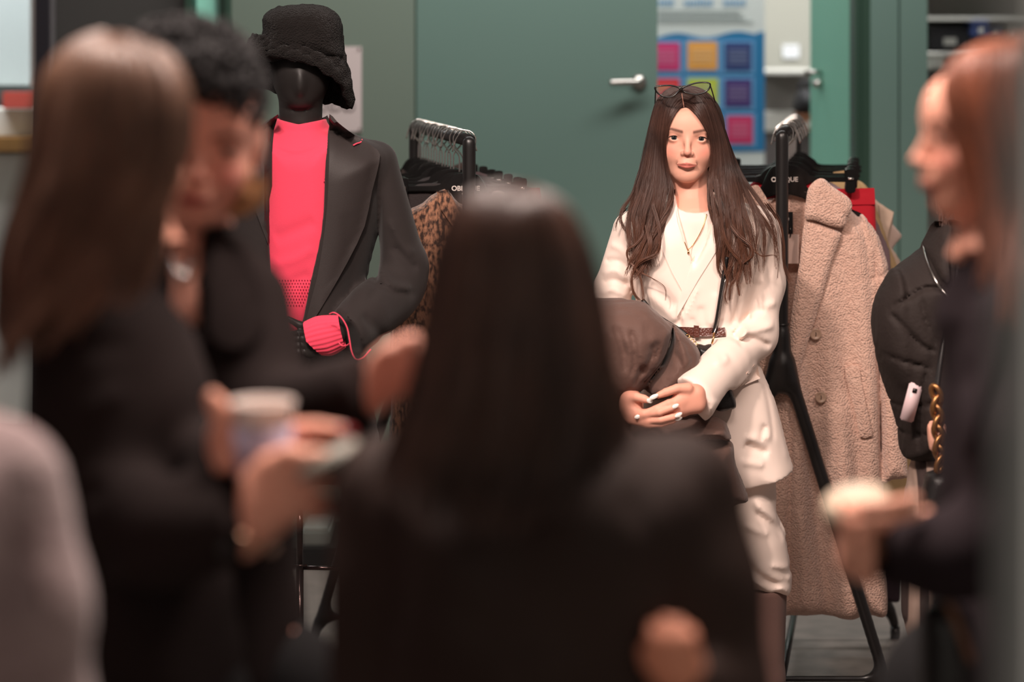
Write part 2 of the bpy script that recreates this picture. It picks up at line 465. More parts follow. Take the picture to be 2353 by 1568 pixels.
def hair_sheet(guides, n, T=22, jit=0.004, wave=0.0, wl=9.0, clump=14, curl_from=0.5, cutoff=(.8, 1.0), seed=1, wdir=(1, .4, 0), spread=0.0):
    """strands between neighbouring guide curves (pixel,pixel,depth polylines), bundled and waved towards their ends"""
    r = np.random.default_rng(seed); G = np.stack([resample(px3(g), T) for g in guides]); ng = len(G)
    s = np.sort(r.uniform(0, ng - 1.0001, n)); i = s.astype(int); f = (s - i)[:, None, None]
    S = G[i] * (1 - f) + G[i + 1] * f; t = np.linspace(0, 1, T)[None, :, None]
    cid = (s / (ng - 1) * clump).astype(int); ph = r.uniform(0, 6.28, clump + 1)[cid][:, None, None]
    am = r.uniform(.5, 1.3, clump + 1)[cid][:, None, None]
    cc = S.copy()
    for c in range(clump + 1):
        k = cid == c
        if k.any(): cc[k] = S[k].mean(0, keepdims=True)
    g = np.clip((t - curl_from) / (1 - curl_from), 0, 1)
    S = S + (cc - S) * g * .72
    wv = wave * g * am; wd = np.array(wdir)[None, None, :]
    S = S + wd * wv * np.sin(ph + t * wl + r.normal(0, .25, (n, 1, 1))) + np.array((0, .6, .2))[None, None, :] * wv * np.cos(ph + t * wl)
    S = S + r.normal(0, jit, (n, 1, 3)) * (.35 + t) + spread * t * r.normal(0, 1, (n, 1, 3)) * .01
    L = r.uniform(cutoff[0], cutoff[1], n); out = np.empty_like(S); tt = np.linspace(0, 1, T)
    for k in range(n):
        for a in range(3): out[k, :, a] = np.interp(tt * L[k], tt, S[k, :, a])
    return out

# ---------------------------------------------------------------- people helpers
def head_to(Fd, o, R, sc=1.0, face=True, skull=True):
    """add a human head: o = point between the eyes at ear depth, R = head frame"""
    L = lambda x, y, z: o + R @ (np.array([x, y, z]) * sc)
    E = lambda c, r, k=.012, op='add', rot=None: Fd.ell(L(*c), np.array(r) * sc, k * sc, op, R if rot is None else R @ rot)
    C = lambda a, ra, b, rb, k=.012, op='add': Fd.cone(L(*a), ra * sc, L(*b), rb * sc, k * sc, op)
    E((0, .012, .034), (.073, .093, .082), .02)
    E((0, -.030, -.028), (.056, .056, .070), .03)
    C((0, -.03, -.06), .034, (0, -.062, -.086), .0165, .02)                 # chin
    for sx in (-1, 1):
        C((sx * .050, -.006, -.040), .018, (sx * .014, -.058, -.084), .015, .022)   # jaw
        E((sx * .033, -.056, -.034), (.024, .024, .024), .022)                     # cheek
        E((sx * .072, .012, -.006), (.006, .016, .029), .006)                       # ear
    E((0, -.070, .030), (.050, .022, .036), .025)                             # forehead
    if not face: return
    for sx in (-1, 1):
        E((sx * .033, -.104, -.002), (.017, .018, .010), .012, 'sub')            # socket
        E((sx * .0325, -.0755, -.0005), (.0135, .0135, .0125), .004)             # lids
        E((sx * .0325, -.0940, -.0008), (.0150, .0120, .0055), .0012, 'sub')     # opening
        C((sx * .016, -.0865, .0165), .0045, (sx * .042, -.080, .0185), .0035, .008)  # brow ridge
    C((0, -.084, .006), .0062, (0, -.1035, -.030), .0072, .010)               # nose bridge
    E((0, -.1040, -.0325), (.0085, .0080, .0075), .005)
    for sx in (-1, 1):
        E((sx * .0108, -.0945, -.0355), (.0056, .0080, .0060), .006)
        E((sx * .0062, -.1010, -.0418), (.0034, .0048, .0022), .002, 'sub')
    E((0, -.086, -.056), (.021, .012, .013), .012)
    for sx in (-1, 1):                                                        # lips
        C((sx * .004, -.0966, -.0600), .0030, (sx * .0235, -.0862, -.0617), .0014, .004)
        C((sx * .003, -.0950, -.0680), .0037, (sx * .021, -.0878, -.0640), .0018, .004)
        C((0, -.1008, -.0636), .0010, (sx * .0262, -.0890, -.0622), .0009, .0015, 'sub')
    E((0, -.096, -.0765), (.012, .006, .0035), .006, 'sub')
def skin_tint(o, R, sc, base, lip, brow, blush=None, scalp=None, hide=None):
    b, l, br = (np.array(srgb(*c)[:3]) for c in (base, lip, brow))
    bl = np.array(srgb(*(blush or base))[:3])
    def f(V):
        q = ((V - o) @ R) / sc; x, y, z = np.abs(q[:, 0]), q[:, 1], q[:, 2]
        C = np.tile(b, (len(V), 1))
        def mix(w_, c):
            nonlocal C
            C = C * (1 - w_[:, None]) + c * w_[:, None]
        fr = (y < -.05)
        mix(fr * np.exp(-(((x - .040) / .017) ** 2 + ((z + .030) / .016) ** 2)) * .75, bl)
        mix(fr * np.exp(-((x / .010) ** 2 + ((z + .034) / .008) ** 2)) * .35, bl)
        top = -.0575 + .0012 * np.cos(x / .005) - .0035 * (x / .025) ** 2; bot = -.0728 + .0115 * (x / .026) ** 2
        wl = np.clip((top - z) / .0015, 0, 1) * np.clip((z - bot) / .0015, 0, 1) * np.clip((.0262 - x) / .002, 0, 1) * fr
        mix(wl, l)
        mix(fr * np.exp(-(((z + .0636 - .0024 * (x / .026) ** 2) / .0010) ** 2)) * np.clip((.0265 - x) / .003, 0, 1) * .8, l * .35)
        mix(fr * np.exp(-(((x - .033) / .017) ** 2 + ((z - .004) / .0075) ** 2)) * .38, b * np.array((.45, .33, .30)))  # eye socket shade, mixed with eye makeup, painted into the skin colour
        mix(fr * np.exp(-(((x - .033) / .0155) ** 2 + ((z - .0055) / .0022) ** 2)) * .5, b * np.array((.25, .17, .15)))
        zc = .0155 + .006 * np.clip((x - .014) / .026, 0, 1) - .010 * np.clip((x - .038) / .016, 0, 1) ** 2 * 1.0
        wb = np.exp(-(((z - zc) / (.0042 - .0014 * np.clip((x - .03) / .02, 0, 1))) ** 2)) * np.clip((x - .010) / .004, 0, 1) * np.clip((.056 - x) / .006, 0, 1) * fr
        mix(np.clip(wb * 1.05, 0, .88), br)
        return C
    return f
def eyes(o, R, sc, parent, iris=(70, 78, 78)):
    wm = mat('eye_white', (205, 190, 184), .25, spec=.5); im = mat('iris_%d' % iris[0], iris, .2, var=(900, .2, (30, 32, 34)), spec=.5, coat=.5)
    pm = mat('pupil', (6, 5, 5), .1, spec=.6); lm = mat('lash', (22, 15, 13), .8)
    L = lambda x, y, z: o + R @ (np.array([x, y, z]) * sc)
    for sx in (-1, 1):
        bm = bmesh.new(); bmesh.ops.create_uvsphere(bm, u_segments=48, v_segments=32, radius=.0118 * sc)
        me = bpy.data.meshes.new('eyeball'); bm.to_mesh(me); bm.free()
        me.transform(Matrix.Translation(Vector(L(sx * .0325, -.0748, -.0005)))); link('eyeball', me, wm, parent)
        V = []; Fc = []
        for (rr, dz, mm, nm) in ((.0063, .00025, im, 'iris'), (.0027, .0005, pm, 'pupil')):
            V = [L(sx * .0325, -.0748 - .0118 - dz, .0002)]; n = 20; Fc = [(0, 1 + k, 1 + (k + 1) % n) for k in range(n)]
            for i in range(1, 5):
                r_ = rr * i / 4
                for k in range(n):
                    a = 2 * math.pi * k / n; dx, dzz = r_ * math.cos(a), r_ * math.sin(a)
                    V.append(L(sx * .0325 + dx, -.0748 - math.sqrt(.0118 ** 2 - r_ * r_) - dz, .0002 + dzz))
                if i < 4: Fc += [(1 + (i - 1) * n + k, 1 + i * n + k, 1 + i * n + (k + 1) % n, 1 + (i - 1) * n + (k + 1) % n) for k in range(n)]
            mesh_py(nm, V, Fc, mm, parent, True)
        pts = [L(sx * .0325 + x, -.0748 - .0133 + abs(x) * .30 + .0004, .0050 - (x / .0145) ** 2 * .0044) for x in np.linspace(-.0140, .0160, 12)]
        tube('eyelash', pts, [.0005, .0011, .0014, .0014, .0012, .0004], lm, parent, 5)

def wrap(S, o, R, sc, pad=.004, r=(.083, .102, .094), c=(0, .018, .036)):
    q = ((S - o) @ R) / sc - np.array(c); rr = np.array(r) + pad; k = np.linalg.norm(q / rr, axis=-1, keepdims=True)
    jit = 1 + rng.uniform(0, .05, (S.shape[0], 1, 1)); q = np.where(k < jit, q / np.maximum(k, 1e-6) * jit, q)
    return o + ((q + np.array(c)) * sc) @ R.T
def legs(Fd, hips, knees, ankles, r=(.085, .055, .04), k=.03, toe=(0, -.16, 0)):
    for h, kn, a in zip(hips, knees, ankles):
        h, kn, a = map(np.asarray, (h, kn, a)); Fd.cone(h, r[0], kn, r[1], k); Fd.cone(kn, r[1], a, r[2], k)
        t = np.asarray(toe); Fd.cone(a, r[2], a + t * .35 + np.array([0, 0, -.035]), .036, .02); Fd.cone(a + t * .35 + np.array([0, 0, -.035]), .036, a + t + np.array([0, 0, -.05]), .026, .02)
def nail(pos, dirv, up, ln, wd, m, parent):
    d = np.asarray(dirv, float); d /= np.linalg.norm(d); u = np.asarray(up, float); u -= d * (u @ d); u /= np.linalg.norm(u); s_ = np.cross(d, u)
    V = []; n = 9; Fc = []
    for i in range(n):
        t = i / (n - 1); wv = wd * (math.sin(math.pi * min(t * .8 + .13, 1.0)) ** .6 if t < .98 else .15)
        for j in range(5):
            a = (j / 4 - .5) * 2; V.append(np.asarray(pos) + d * (ln * (t - .35)) + s_ * (wv * a * .5) + u * (wd * .28 * (1 - a * a) * (1 - .5 * t)))
    for i in range(n - 1):
        for j in range(4): Fc.append((i * 5 + j, i * 5 + j + 1, i * 5 + 6 + j, i * 5 + 5 + j))
    return mesh_py('fingernail', V, Fc, m, parent, True)
def text_mesh(name, body, loc, size, m, parent=None, thick=.0006, bold=False):
    cu = bpy.data.curves.new(name, 'FONT'); cu.body = body; cu.size = size; cu.align_x = 'CENTER'; cu.align_y = 'CENTER'; cu.extrude = thick
    if bold: cu.offset = size * .02
    o = bpy.data.objects.new(name, cu); COL.objects.link(o)
    me = bpy.data.meshes.new_from_object(o.evaluated_get(bpy.context.evaluated_depsgraph_get())); bpy.data.objects.remove(o)
    me.transform(Matrix.Translation(Vector(loc)) @ Matrix.Rotation(math.pi / 2, 4, 'X')); me.materials.clear(); me.name = name
    return link(name, me, m, parent, False)
def button(name, c, r, m, parent, hm):
    V = []; Fc = []; n = 20; prof = [(0, -.0012), (.45, -.0012), (.62, -.0014), (.8, -.0035), (.95, -.0030), (1, -.001), (.98, .002)]
    for i, (q, y) in enumerate(prof):
        for k in range(n):
            a = 2 * math.pi * k / n; V.append((c[0] + r * max(q, .02) * math.cos(a), c[1] + y, c[2] + r * max(q, .02) * math.sin(a)))
    for i in range(len(prof) - 1):
        for k in range(n): Fc.append((i * n + k, i * n + (k + 1) % n, (i + 1) * n + (k + 1) % n, (i + 1) * n + k))
    b = mesh_py(name, V, Fc, m, parent, True)
    tube('thread', [(c[0], c[1] - .002, c[2] - r * .35), (c[0] + .001, c[1] - .0035, c[2]), (c[0], c[1] - .002, c[2] + r * .35)], .0009, hm, b, 5)
    return b

# ================================================================ SETTING
M_floor = mat('floor_vinyl', (128, 117, 110), .55, var=(14, .25, (104, 95, 89)), bump=(40, .15))
M_wall = mat('wall_green', (96, 120, 112), .55, bump=(60, .05), spec=.25)
M_wall2 = mat('wall_grey_green', (104, 117, 106), .6, bump=(60, .05))
M_teal = mat('door_teal', (112, 170, 150), .5)
M_dgreen = mat('frame_dark_green', (42, 66, 54), .5)
M_dgrey = mat('panel_dark_grey', (64, 62, 60), .7, bump=(50, .05))
M_white = mat('paint_white', (190, 192, 186), .6)
M_blk = mat('black_metal', (24, 22, 22), .35, spec=.5)
M_steel = mat('brushed_steel', (190, 186, 182), .3, 1.0)
M_ceil = mat('ceiling_paint', (120, 118, 116), .9)

def wbox(name, x0, x1, d0, d1, m, z0=0.0, z1=3.4, parent=None, dref=None):
    dref = dref or d0; a = P(x0, 0, dref)[0]; b = P(x1, 0, dref)[0]
    return box(name, (a, d0, z0), (b, d1, z1), m, parent)
struct(box('floor', (-5, -1.5, -.1), (5, 13, 0), M_floor))
struct(box('ceiling', (-5, -1.5, 3.4), (5, 13, 3.5), M_ceil))
struct(box('wall_back', (-5, 12.0, 0), (5, 12.1, 3.4), mat('back_wall_paint', (168, 168, 158), .8)))
struct(wbox('wall_left', 532, 953, 8.5, 8.62, M_wall2))
struct(wbox('trim_1', 953, 957, 8.512, 8.6, M_dgreen))
struct(wbox('wall_right', 2000, 2064, 8.5, 8.62, M_wall))
struct(wbox('trim_2', 2064, 2068, 8.51, 8.6, M_dgreen))
struct(wbox('wall_far_right', 2068, 2131, 8.5, 8.62, M_wall))
struct(wbox('trim_3', 1965, 1982, 8.52, 8.66, M_dgreen)); struct(wbox('trim_4', 1982, 2000, 8.5, 8.66, M_dgreen))
struct(wbox('trim_5', 504, 518, 8.54, 8.66, M_dgreen)); struct(wbox('trim_6', 518, 532, 8.5, 8.66, M_dgreen))
struct(wbox('wall_partition', 118, 425, 8.62, 8.7, M_dgrey))
struct(wbox('trim_7', 425, 440, 8.56, 8.70, M_dgreen))
struct(wbox('trim_8', 80, 112, 8.5, 8.62, mat('post_black', (38, 36, 42), .4)))
struct(wbox('trim_9', 112, 119, 8.53, 8.6, mat('post_edge', (120, 116, 118), .4, .3)))
# teal door leaf standing ajar on the left
a = P(440, 0, 8.9)[0]; b = P(504, 0, 8.58)[0]
def slantbox(name, p0, p1, t, z0, z1, m, parent=None):
    p0 = np.array(p0, float); p1 = np.array(p1, float); u = (p1 - p0) / np.linalg.norm(p1 - p0); n = np.array([-u[1], u[0]]) * t
    q = [p0, p1, p1 + n, p0 + n]; V = [(c[0], c[1], z) for z in (z0, z1) for c in q]
    return mesh_py(name, V, [(0, 3, 2, 1), (4, 5, 6, 7), (0, 1, 5, 4), (1, 2, 6, 5), (2, 3, 7, 6), (3, 0, 4, 7)], m, parent)
struct(slantbox('door_2', (a, 9.0), (b, 8.60), .04, .01, 3.35, M_teal))
# main green door with lever handle
door = struct(wbox('door_1', 957, 1511, 8.5, 8.56, M_wall, .01, 3.35))
hp = P(1465, 188, 8.5)
tube('door_handle', [(hp[0] + .004, 8.50, hp[2]), (hp[0] + .004, 8.455, hp[2]), (hp[0] - .004, 8.445, hp[2]), (hp[0] - .05, 8.44, hp[2]), (hp[0] - .10, 8.44, hp[2] - .001)], [.010, .010, .0125, .012, .011], M_steel, door, 12, sp=4)
tube('handle_rose', [(hp[0] + .004, 8.498, hp[2]), (hp[0] + .004, 8.488, hp[2])], .026, M_steel, door, 24)
# open teal leaf right of the doorway
a = P(1862, 0, 9.3)[0]; b = P(1966, 0, 8.6)[0]
leaf = struct(slantbox('door_3', (a, 9.3), (b, 8.58), .045, .01, 3.35, M_teal))
h0 = P(1884, 166, 9.12); h1 = P(1850, 166, 9.2)
tube('door_handle', [P(1885, 166, 9.13), P(1872, 166, 9.08), P(1852, 167, 9.12)], .010, M_steel, leaf, 10)
tube('door_lock', [P(1885, 192, 9.13), P(1876, 192, 9.09)], .018, M_steel, leaf, 16)

# notice on the grey green wall
nt = thing('notice', P(770, 200, 8.49), 'white paper notice with small round marks on wall behind the hatted mannequin', 'notice')
mp_ = mat('paper', (196, 182, 180), .8)
pbox('sheet', 716, 107, 831, 303, 8.492, 8.498, mp_, nt)
mg = mat('print_grey', (110, 98, 98), .8)
for x in (736, 768, 800):
    c = P(x, 245, 8.490)
    tube('printed_mark', [c + np.array([.016 * math.cos(q), 0, .018 * math.sin(q)]) for q in np.linspace(1.9, 4.4, 10)], .0022, mg, nt, 5)
    tube('printed_mark', [c + np.array([.010 + .012 * math.cos(q), 0, .016 * math.sin(q)]) for q in np.linspace(0, 6.28, 14)[:-1]], .0020, mg, nt, 5, closed=True)
for (x, y) in ((825, 112), (827, 296)): tube('pin', [P(x, y, 8.492), P(x, y, 8.486)], .004, mg, nt, 10)

# roll-up banner in the back room
D = 10.4
bn = thing('banner', P(1570, 900, D) * np.array([1, 1, 0]), 'tall blue and white printed banner with coloured squares, in doorway behind the woman in white', 'banner')
pbox('sheet', 1385, -200, 1757, 1000, D, D + .004, mat('banner_white', (192, 200, 198), .6), bn)
poly = [(1385, 84)] + [(x, 84 - 6 * math.sin(x / 22) - (8 if x > 1735 else 0) - (x - 1500) * .03) for x in range(1395, 1757, 10)] + [(1757, 68), (1757, 348), (1600, 352), (1385, 355)]
def flat(name, poly, d, m, parent, th=.002):
    n = len(poly); V = [P(x, y, d) for x, y in poly] + [P(x, y, d) + np.array([0, th, 0]) for x, y in poly]
    f = [tuple(range(n))[::-1], tuple(range(n, 2 * n))] + [(i, (i + 1) % n, (i + 1) % n + n, i + n) for i in range(n)]
    return mesh_py(name, V, f, m, parent)
flat('blue_field', poly, D - .003, mat('banner_blue', (34, 108, 154), .6), bn)
sq = [(1500, 98, 1562, (208, 45, 110)), (1580, 96, 1648, (238, 165, 70)), (1665, 98, 1727, (38, 55, 112)),
      (1500, 180, 1562, (222, 48, 55)), (1580, 180, 1650, (190, 205, 60)), (1665, 182, 1727, (62, 40, 108)),
      (1500, 265, 1562, (120, 60, 140)), (1580, 265, 1650, (240, 150, 60)), (1670, 266, 1730, (200, 40, 95))]
for i, (x0, y0, x1, c) in enumerate(sq):
    pbox('border_square', x0 - 7, y0 - 6, x1 + 7, y0 + 72, D - .005, D - .003, mat('banner_pale_blue', (96, 150, 195), .6), bn)
    s = pbox('coloured_square', x0, y0, x1, y0 + 64, D - .008, D - .005, mat('sq_%d' % i, tuple(int(v * .85 + 14) for v in c), .6), bn)
    for k in range(4):
        lm = mat('sq_l%d' % i, tuple(int(v * .6 + 75) for v in c), .6)
        pbox('print_line', x0 + 9, y0 + 16 + k * 9, x1 - 9, y0 + 21 + k * 9, D - .010, D - .008, lm, s)
mt1 = mat('banner_title', (105, 150, 185), .6); mt2 = mat('banner_small_print', (150, 160, 160), .6)
xx = 1513; rr = random.Random(4)
while xx < 1712:
    if not (1543 < xx < 1568 or 1640 < xx < 1660):
        pbox('title_print', xx, 0 - rr.choice((0, 3)), xx + 4, 14, D - .003, D, mt1, bn)
    xx += 7.5
for k in range(4): pbox('print_line', 1512, 24 + k * 8, (1700, 1705, 1712, 1730)[k], 28 + k * 8, D - .003, D, mt2, bn)
pbox('base', 1375, 990, 1767, 1012, D - .08, D + .08, M_steel, bn, .01)

# low cupboards, shelf goods in the back room
M_shelf = mat('shelf_white', (205, 205, 200), .6); M_dk = mat('dark_goods', (48, 48, 52), .6); M_bl = mat('blue_goods', (58, 72, 120), .6); M_gy = mat('grey_goods', (118, 114, 110), .7)
def shelf_unit(name, x0, x1, d, ys, label, back=M_gy):
    t = thing(name, P((x0 + x1) / 2, 900, d) * np.array([1, 1, 0]), label, 'shelf')
    for y in ys: pbox('shelf_board', x0, y, x1, y + 9, d - .35, d, M_shelf, t, .002)
    pbox('side_panel', x0 - 5, -300, x0, 1000, d - .35, d, M_shelf, t); pbox('side_panel', x1, -300, x1 + 5, 1000, d - .35, d, M_shelf, t)
    pbox('back_panel', x0, -300, x1, 1000, d, d + .02, back, t)
    return t
shelf_unit('shelf', 2122, 2420, 10.6, (-60, 38, 120, 205, 290), 'white wall shelves with boxes, in the back room beyond right wall edge', mat('shelf_back', (150, 148, 144), .7))
def goods(name, x0, y0, x1, y1, d, m, label, cat, dep=.22, grp=None, lidm=None):
    t = thing(name, P((x0 + x1) / 2, y1, d), label, cat, grp)
    pbox('body', x0, y0 + (y1 - y0) * .22, x1, y1, d - dep, d, m, t, .006)
    pbox('lid', x0 - 1, y0, x1 + 1, y0 + (y1 - y0) * .25, d - dep - .006, d + .004, lidm or m, t, .004)
    if x1 - x0 > 14: pbox('label_holder', (x0 + x1) / 2 - (x1 - x0) * .15, y0 + (y1 - y0) * .45, (x0 + x1) / 2 + (x1 - x0) * .15, y0 + (y1 - y0) * .75, d - dep - .008, d - dep, M_shelf, t)
    return t
goods('storage_box', 2135, 62, 2232, 118, 10.55, M_dk, 'long dark box on the shelf left of the blue box, top right of picture', 'box')
goods('storage_box', 2236, 48, 2275, 85, 10.45, M_bl, 'blue box on the shelf at top right of picture', 'box')
goods('storage_box', 2272, 60, 2308, 86, 10.5, mat('navy_goods', (62, 70, 104), .6), 'small navy box beside the blue box on the shelf', 'box')
goods('storage_box', 2318, 54, 2345, 98, 10.5, mat('pale_goods', (150, 146, 140), .7), 'pale grey box at the right end of the upper shelf', 'box')
goods('storage_box', 2128, 122, 2170, 160, 10.2, M_shelf, 'white box below the long dark box on the shelves', 'box')
goods('storage_box', 2128, 170, 2250, 206, 10.5, M_gy, 'grey box on the third shelf, behind the brown haired head', 'box')
goods('storage_box', 2130, 232, 2170, 262, 10.2, mat('pale_blue_goods', (160, 175, 190), .5), 'small pale blue box on the lower shelf, beside the brown haired forehead', 'box')
cb = thing('cupboard', P(1810, 900, 11.2) * np.array([1, 1, 0]), 'low grey cupboard with white counter, in back room between banner and teal door', 'cupboard')
pbox('worktop', 1750, 163, 1900, 172, 10.7, 11.4, M_shelf, cb, .003)
pbox('back_board', 1755, 172, 1900, 262, 11.25, 11.3, M_gy, cb); pbox('shelf_board', 1750, 262, 1900, 300, 10.8, 11.3, M_shelf, cb, .004)
pbox('door', 1752, 302, 1824, 1000, 10.82, 10.84, mat('cupboard_grey', (98, 92, 92), .6), cb, .004); pbox('door', 1827, 302, 1900, 1000, 10.82, 10.84, mat('cupboard_grey', (98, 92, 92), .6), cb, .004)
sw = thing('paper_sheet', P(1817, 118, 11.98), 'small bright white card on back room wall, right of the banner', 'card')
pbox('sheet', 1799, 103, 1836, 133, 11.985, 11.99, mat('bright_paper', (235, 240, 245), .6), sw); pbox('print_line', 1806, 112, 1829, 114, 11.983, 11.985, mg, sw)
bagt = thing('bag', P(1850, 262, 10.6), 'dark rounded bag on the back room shelf beside the teal door', 'bag')
f = Field.px(1810, 180, 1890, 270, 10.6, 10.4, 10.8, .012); f.pillow([(1826, 258), (1824, 225), (1838, 205), (1862, 205), (1875, 225), (1874, 258)], 10.6, .12, .08); f.wob(40, .004, 3)
f.build('body', M_dk, bagt); tube('handle', px3([(1838, 212), (1842, 192), (1856, 190), (1862, 212)], 10.6), .012, M_dk, bagt, 8, sp=5)
goods('cardboard_box', 1838, 262, 1880, 302, 10.75, mat('cardboard', (168, 118, 92), .8), 'brown cardboard box below the dark bag in the back room', 'box')

# board and shelf on far left
wb_ = thing('whiteboard', P(-40, 100, 9.6), 'large pale blue white board on the far left behind the long haired woman', 'board')
pbox('panel', -330, -400, 76, 196, 9.6, 9.63, mat('board_white', (178, 190, 192), .35), wb_, .002); pbox('frame', 70, -400, 80, 200, 9.58, 9.64, M_steel, wb_)
struct(pbox('wall_far_left', -400, -500, 120, 900, 9.9, 10.0, mat('far_left_paint', (160, 170, 170), .7)))
rd = thing('binder', P(40, 250, 9.5), 'red folder lying on the pale shelf at left edge', 'folder')
pbox('cover', 6, 212, 78, 250, 9.35, 9.38, mat('red_folder', (200, 88, 78), .6), rd, .003); pbox('pages', 8, 214, 78, 249, 9.38, 9.42, M_shelf, rd)
ls = thing('shelf', P(0, 900, 9.6) * np.array([1, 1, 0]), 'wide pale shelf unit with brown edge at left edge of picture', 'shelf')
pbox('shelf_board', -200, 251, 100, 312, 9.4, 9.8, M_shelf, ls, .003); pbox('wood_board', -200, 316, 95, 350, 9.3, 9.8, mat('wood_edge', (150, 112, 66), .5, var=(20, .3, (120, 86, 50))), ls, .003)
pbox('front_panel', -200, 352, 95, 980, 9.38, 9.8, M_shelf, ls, .003); pbox('panel', -200, 200, 100, 251, 9.7, 9.8, mat('dusk_grey', (108, 112, 114), .7), ls)

# grey column close to the camera at the right edge
ca = P(2322, 0, 1.05)[0]; cb_ = P(2324, 0, 1.5)[0]; V = [(x, y, z) for z in (0, 3.4) for x, y in ((ca, 1.05), (ca + .4, 1.05), (cb_ + .4, 1.5), (cb_, 1.5))]
struct(mesh_py('wall_column', V, [(3, 2, 1, 0), (4, 5, 6, 7), (0, 1, 5, 4), (1, 2, 6, 5), (2, 3, 7, 6), (3, 0, 4, 7)], mat('column_grey', (214, 226, 220), .7, bump=(80, .1))))

# ================================================================ CLOTHES RACKS
def rack(label, near, far, dn, df, ytop):
    A = P(near[0], near[1], dn); B = P(far[0], far[1], df); zt = (A[2] + B[2]) / 2; A[2] = B[2] = zt
    t = thing('clothes_rack', (A[0], A[1], 0), label, 'clothes rack')
    tube('rail', [A, B], .0155, M_blk, t, 16)
    for E_ in (A, B):
        x, y, z = E_; f = Field((x - .34, y - .05, -.02), (x + .34, y + .05, z + .04), .0065)
        f.cone((x, y, z - .005), .017, (x, y, .95), .0165, .0); f.cone((x, y, .97), .017, (x, y, .86), .026, .02)
        for sx in (-1, 1):
            f.cone((x + sx * .012, y, .90), .017, (x + sx * .27, y, .075), .015, .035)
            f.cone((x + sx * .27, y, .085), .016, (x + sx * .283, y, .045), .014, .005)
        f.cone((x - .235, y, .10), .009, (x + .235, y, .10), .009, .045)
        f.build('end_frame', M_blk, t, 1)
        for sx in (-1, 1):
            c = np.array([x + sx * .285, y, .019]); tube('castor', [c + (-.012, 0, 0), c + (.012, 0, 0)], .019, M_blk, t, 18)
        tube('joint_ring', [(x, y, 1.005), (x, y, 1.0)], .0185, M_blk, t, 18)
    tube('bottom_bar', [A * [1, 1, 0] + [0, 0, .10], B * [1, 1, 0] + [0, 0, .10]], .010, M_blk, t, 10)
    return t, A, B
RL, LA, LB = rack('black clothes rack behind the hatted mannequin, its front post reaching above the dark haired head', (1078, 322), (953, 292), 5.95, 6.8, 0)
RR, RA, RB = rack('black clothes rack right of the woman in white, holding the pink teddy coat', (1797, 310), (1829, 280), 6.15, 6.95, 0)

M_plast = mat('black_plastic', (14, 13, 13), .25, spec=.5); M_chrome = mat('chrome_wire', (225, 220, 215), .18, 1.0)
M_print = mat('white_print', (215, 205, 198), .6); M_print2 = mat('dim_print', (110, 104, 100), .5)
def xpoly(name, pts, th, m, parent, bev=.0015, sm=3, o=(0, 0, 0)):
    pts = spline(pts, sm, True) if sm else np.array(pts)
    bm = bmesh.new(); vs = [bm.verts.new((p[0] + o[0], o[1] - th / 2, p[1] + o[2])) for p in pts]; fc = bm.faces.new(vs)
    r = bmesh.ops.extrude_face_region(bm, geom=[fc]); bmesh.ops.translate(bm, verts=[v for v in r['geom'] if isinstance(v, bmesh.types.BMVert)], vec=(0, th, 0))
    bmesh.ops.recalc_face_normals(bm, faces=bm.faces[:])
    if bev: bmesh.ops.bevel(bm, geom=[e for e in bm.edges if len(e.link_faces) == 2 and e.calc_face_angle(0) > 1.2], offset=bev, segments=2, affect='EDGES')
    me = bpy.data.meshes.new(name); bm.to_mesh(me); bm.free(); o_ = link(name, me, m, parent, True)
    try: me.set_sharp_from_angle(angle=math.radians(40))
    except Exception: pass
    return o_
def mirror(p): return p + [(-x, z) for x, z in reversed(p) if abs(x) > 1e-6]
def hook(parent, sx):
    pts = [(-.034, -.030), (-.027, -.004), (-.012, .019), (.008, .022), (.023, .006), (.021, -.018), (.008, -.034), (.001, -.046), (0, -.06), (0, -.09)]
    tube('hook', [(sx * x, 0, z) for x, z in pts], .0019, M_chrome, parent, 8, sp=4)
def coat_hanger(word=None):
    t = thing('coat_hanger', (0, 0, 0), 'x', 'hanger')
    hook(t, 1)
    xpoly('hanger_body', mirror([(0, -.083), (.030, -.088), (.047, -.112), (.060, -.140), (.092, -.164), (.20, -.208), (.206, -.222), (.192, -.228), (.09, -.190), (.05, -.170), (0, -.158)]), .014, M_plast, t, .003)
    if word:
        text_mesh('printed_word', word, (0, -.0078, -.121), .017, M_print, t, .0005, True)
        text_mesh('printed_word', 'GROUP', (0, -.0078, -.134), .0055, M_print, t, .0004)
    return t
def clip_hanger(word=None, sx=-1, wid=.158):
    t = thing('clip_hanger', (0, 0, 0), 'x', 'hanger')
    hook(t, sx)
    xpoly('hanger_body', mirror([(0, -.088), (.030, -.090), (.050, -.104), (.068, -.117), (wid, -.1185), (wid, -.131), (.07, -.131), (.05, -.138), (.03, -.142), (0, -.142)]), .010, M_plast, t, .002)
    if word: text_mesh('printed_word', word, (-.002, -.0056, -.112), .016, M_print2, t, .0005)
    for q in (-1, 1):
        x = q * (wid - .010); c = xpoly('clip', [(x - .012, -.106), (x - .008, -.098), (x + .008, -.098), (x + .012, -.106), (x + .010, -.135), (x + .011, -.158), (x - .011, -.158), (x - .010, -.135)], .018, M_plast, t, .002, 2, (0, -.004, 0))
        tube('clip_spring', [(x - .006, -.016, -.122), (x + .006, -.016, -.122)], .0035, M_chrome, c, 8)
    return t
def copy_tree(o, parent=None, only=None):
    c = o.copy(); COL.objects.link(c); c.parent = parent
    for ch in [k for k in bpy.data.objects if k.parent == o]: copy_tree(ch, c)
    return c
ORD = ['frontmost', 'second', 'third', 'fourth', 'fifth', 'sixth', 'seventh', 'eighth', 'ninth', 'tenth', 'eleventh', 'twelfth', 'thirteenth', 'fourteenth', 'fifteenth', 'sixteenth', 'seventeenth', 'eighteenth']
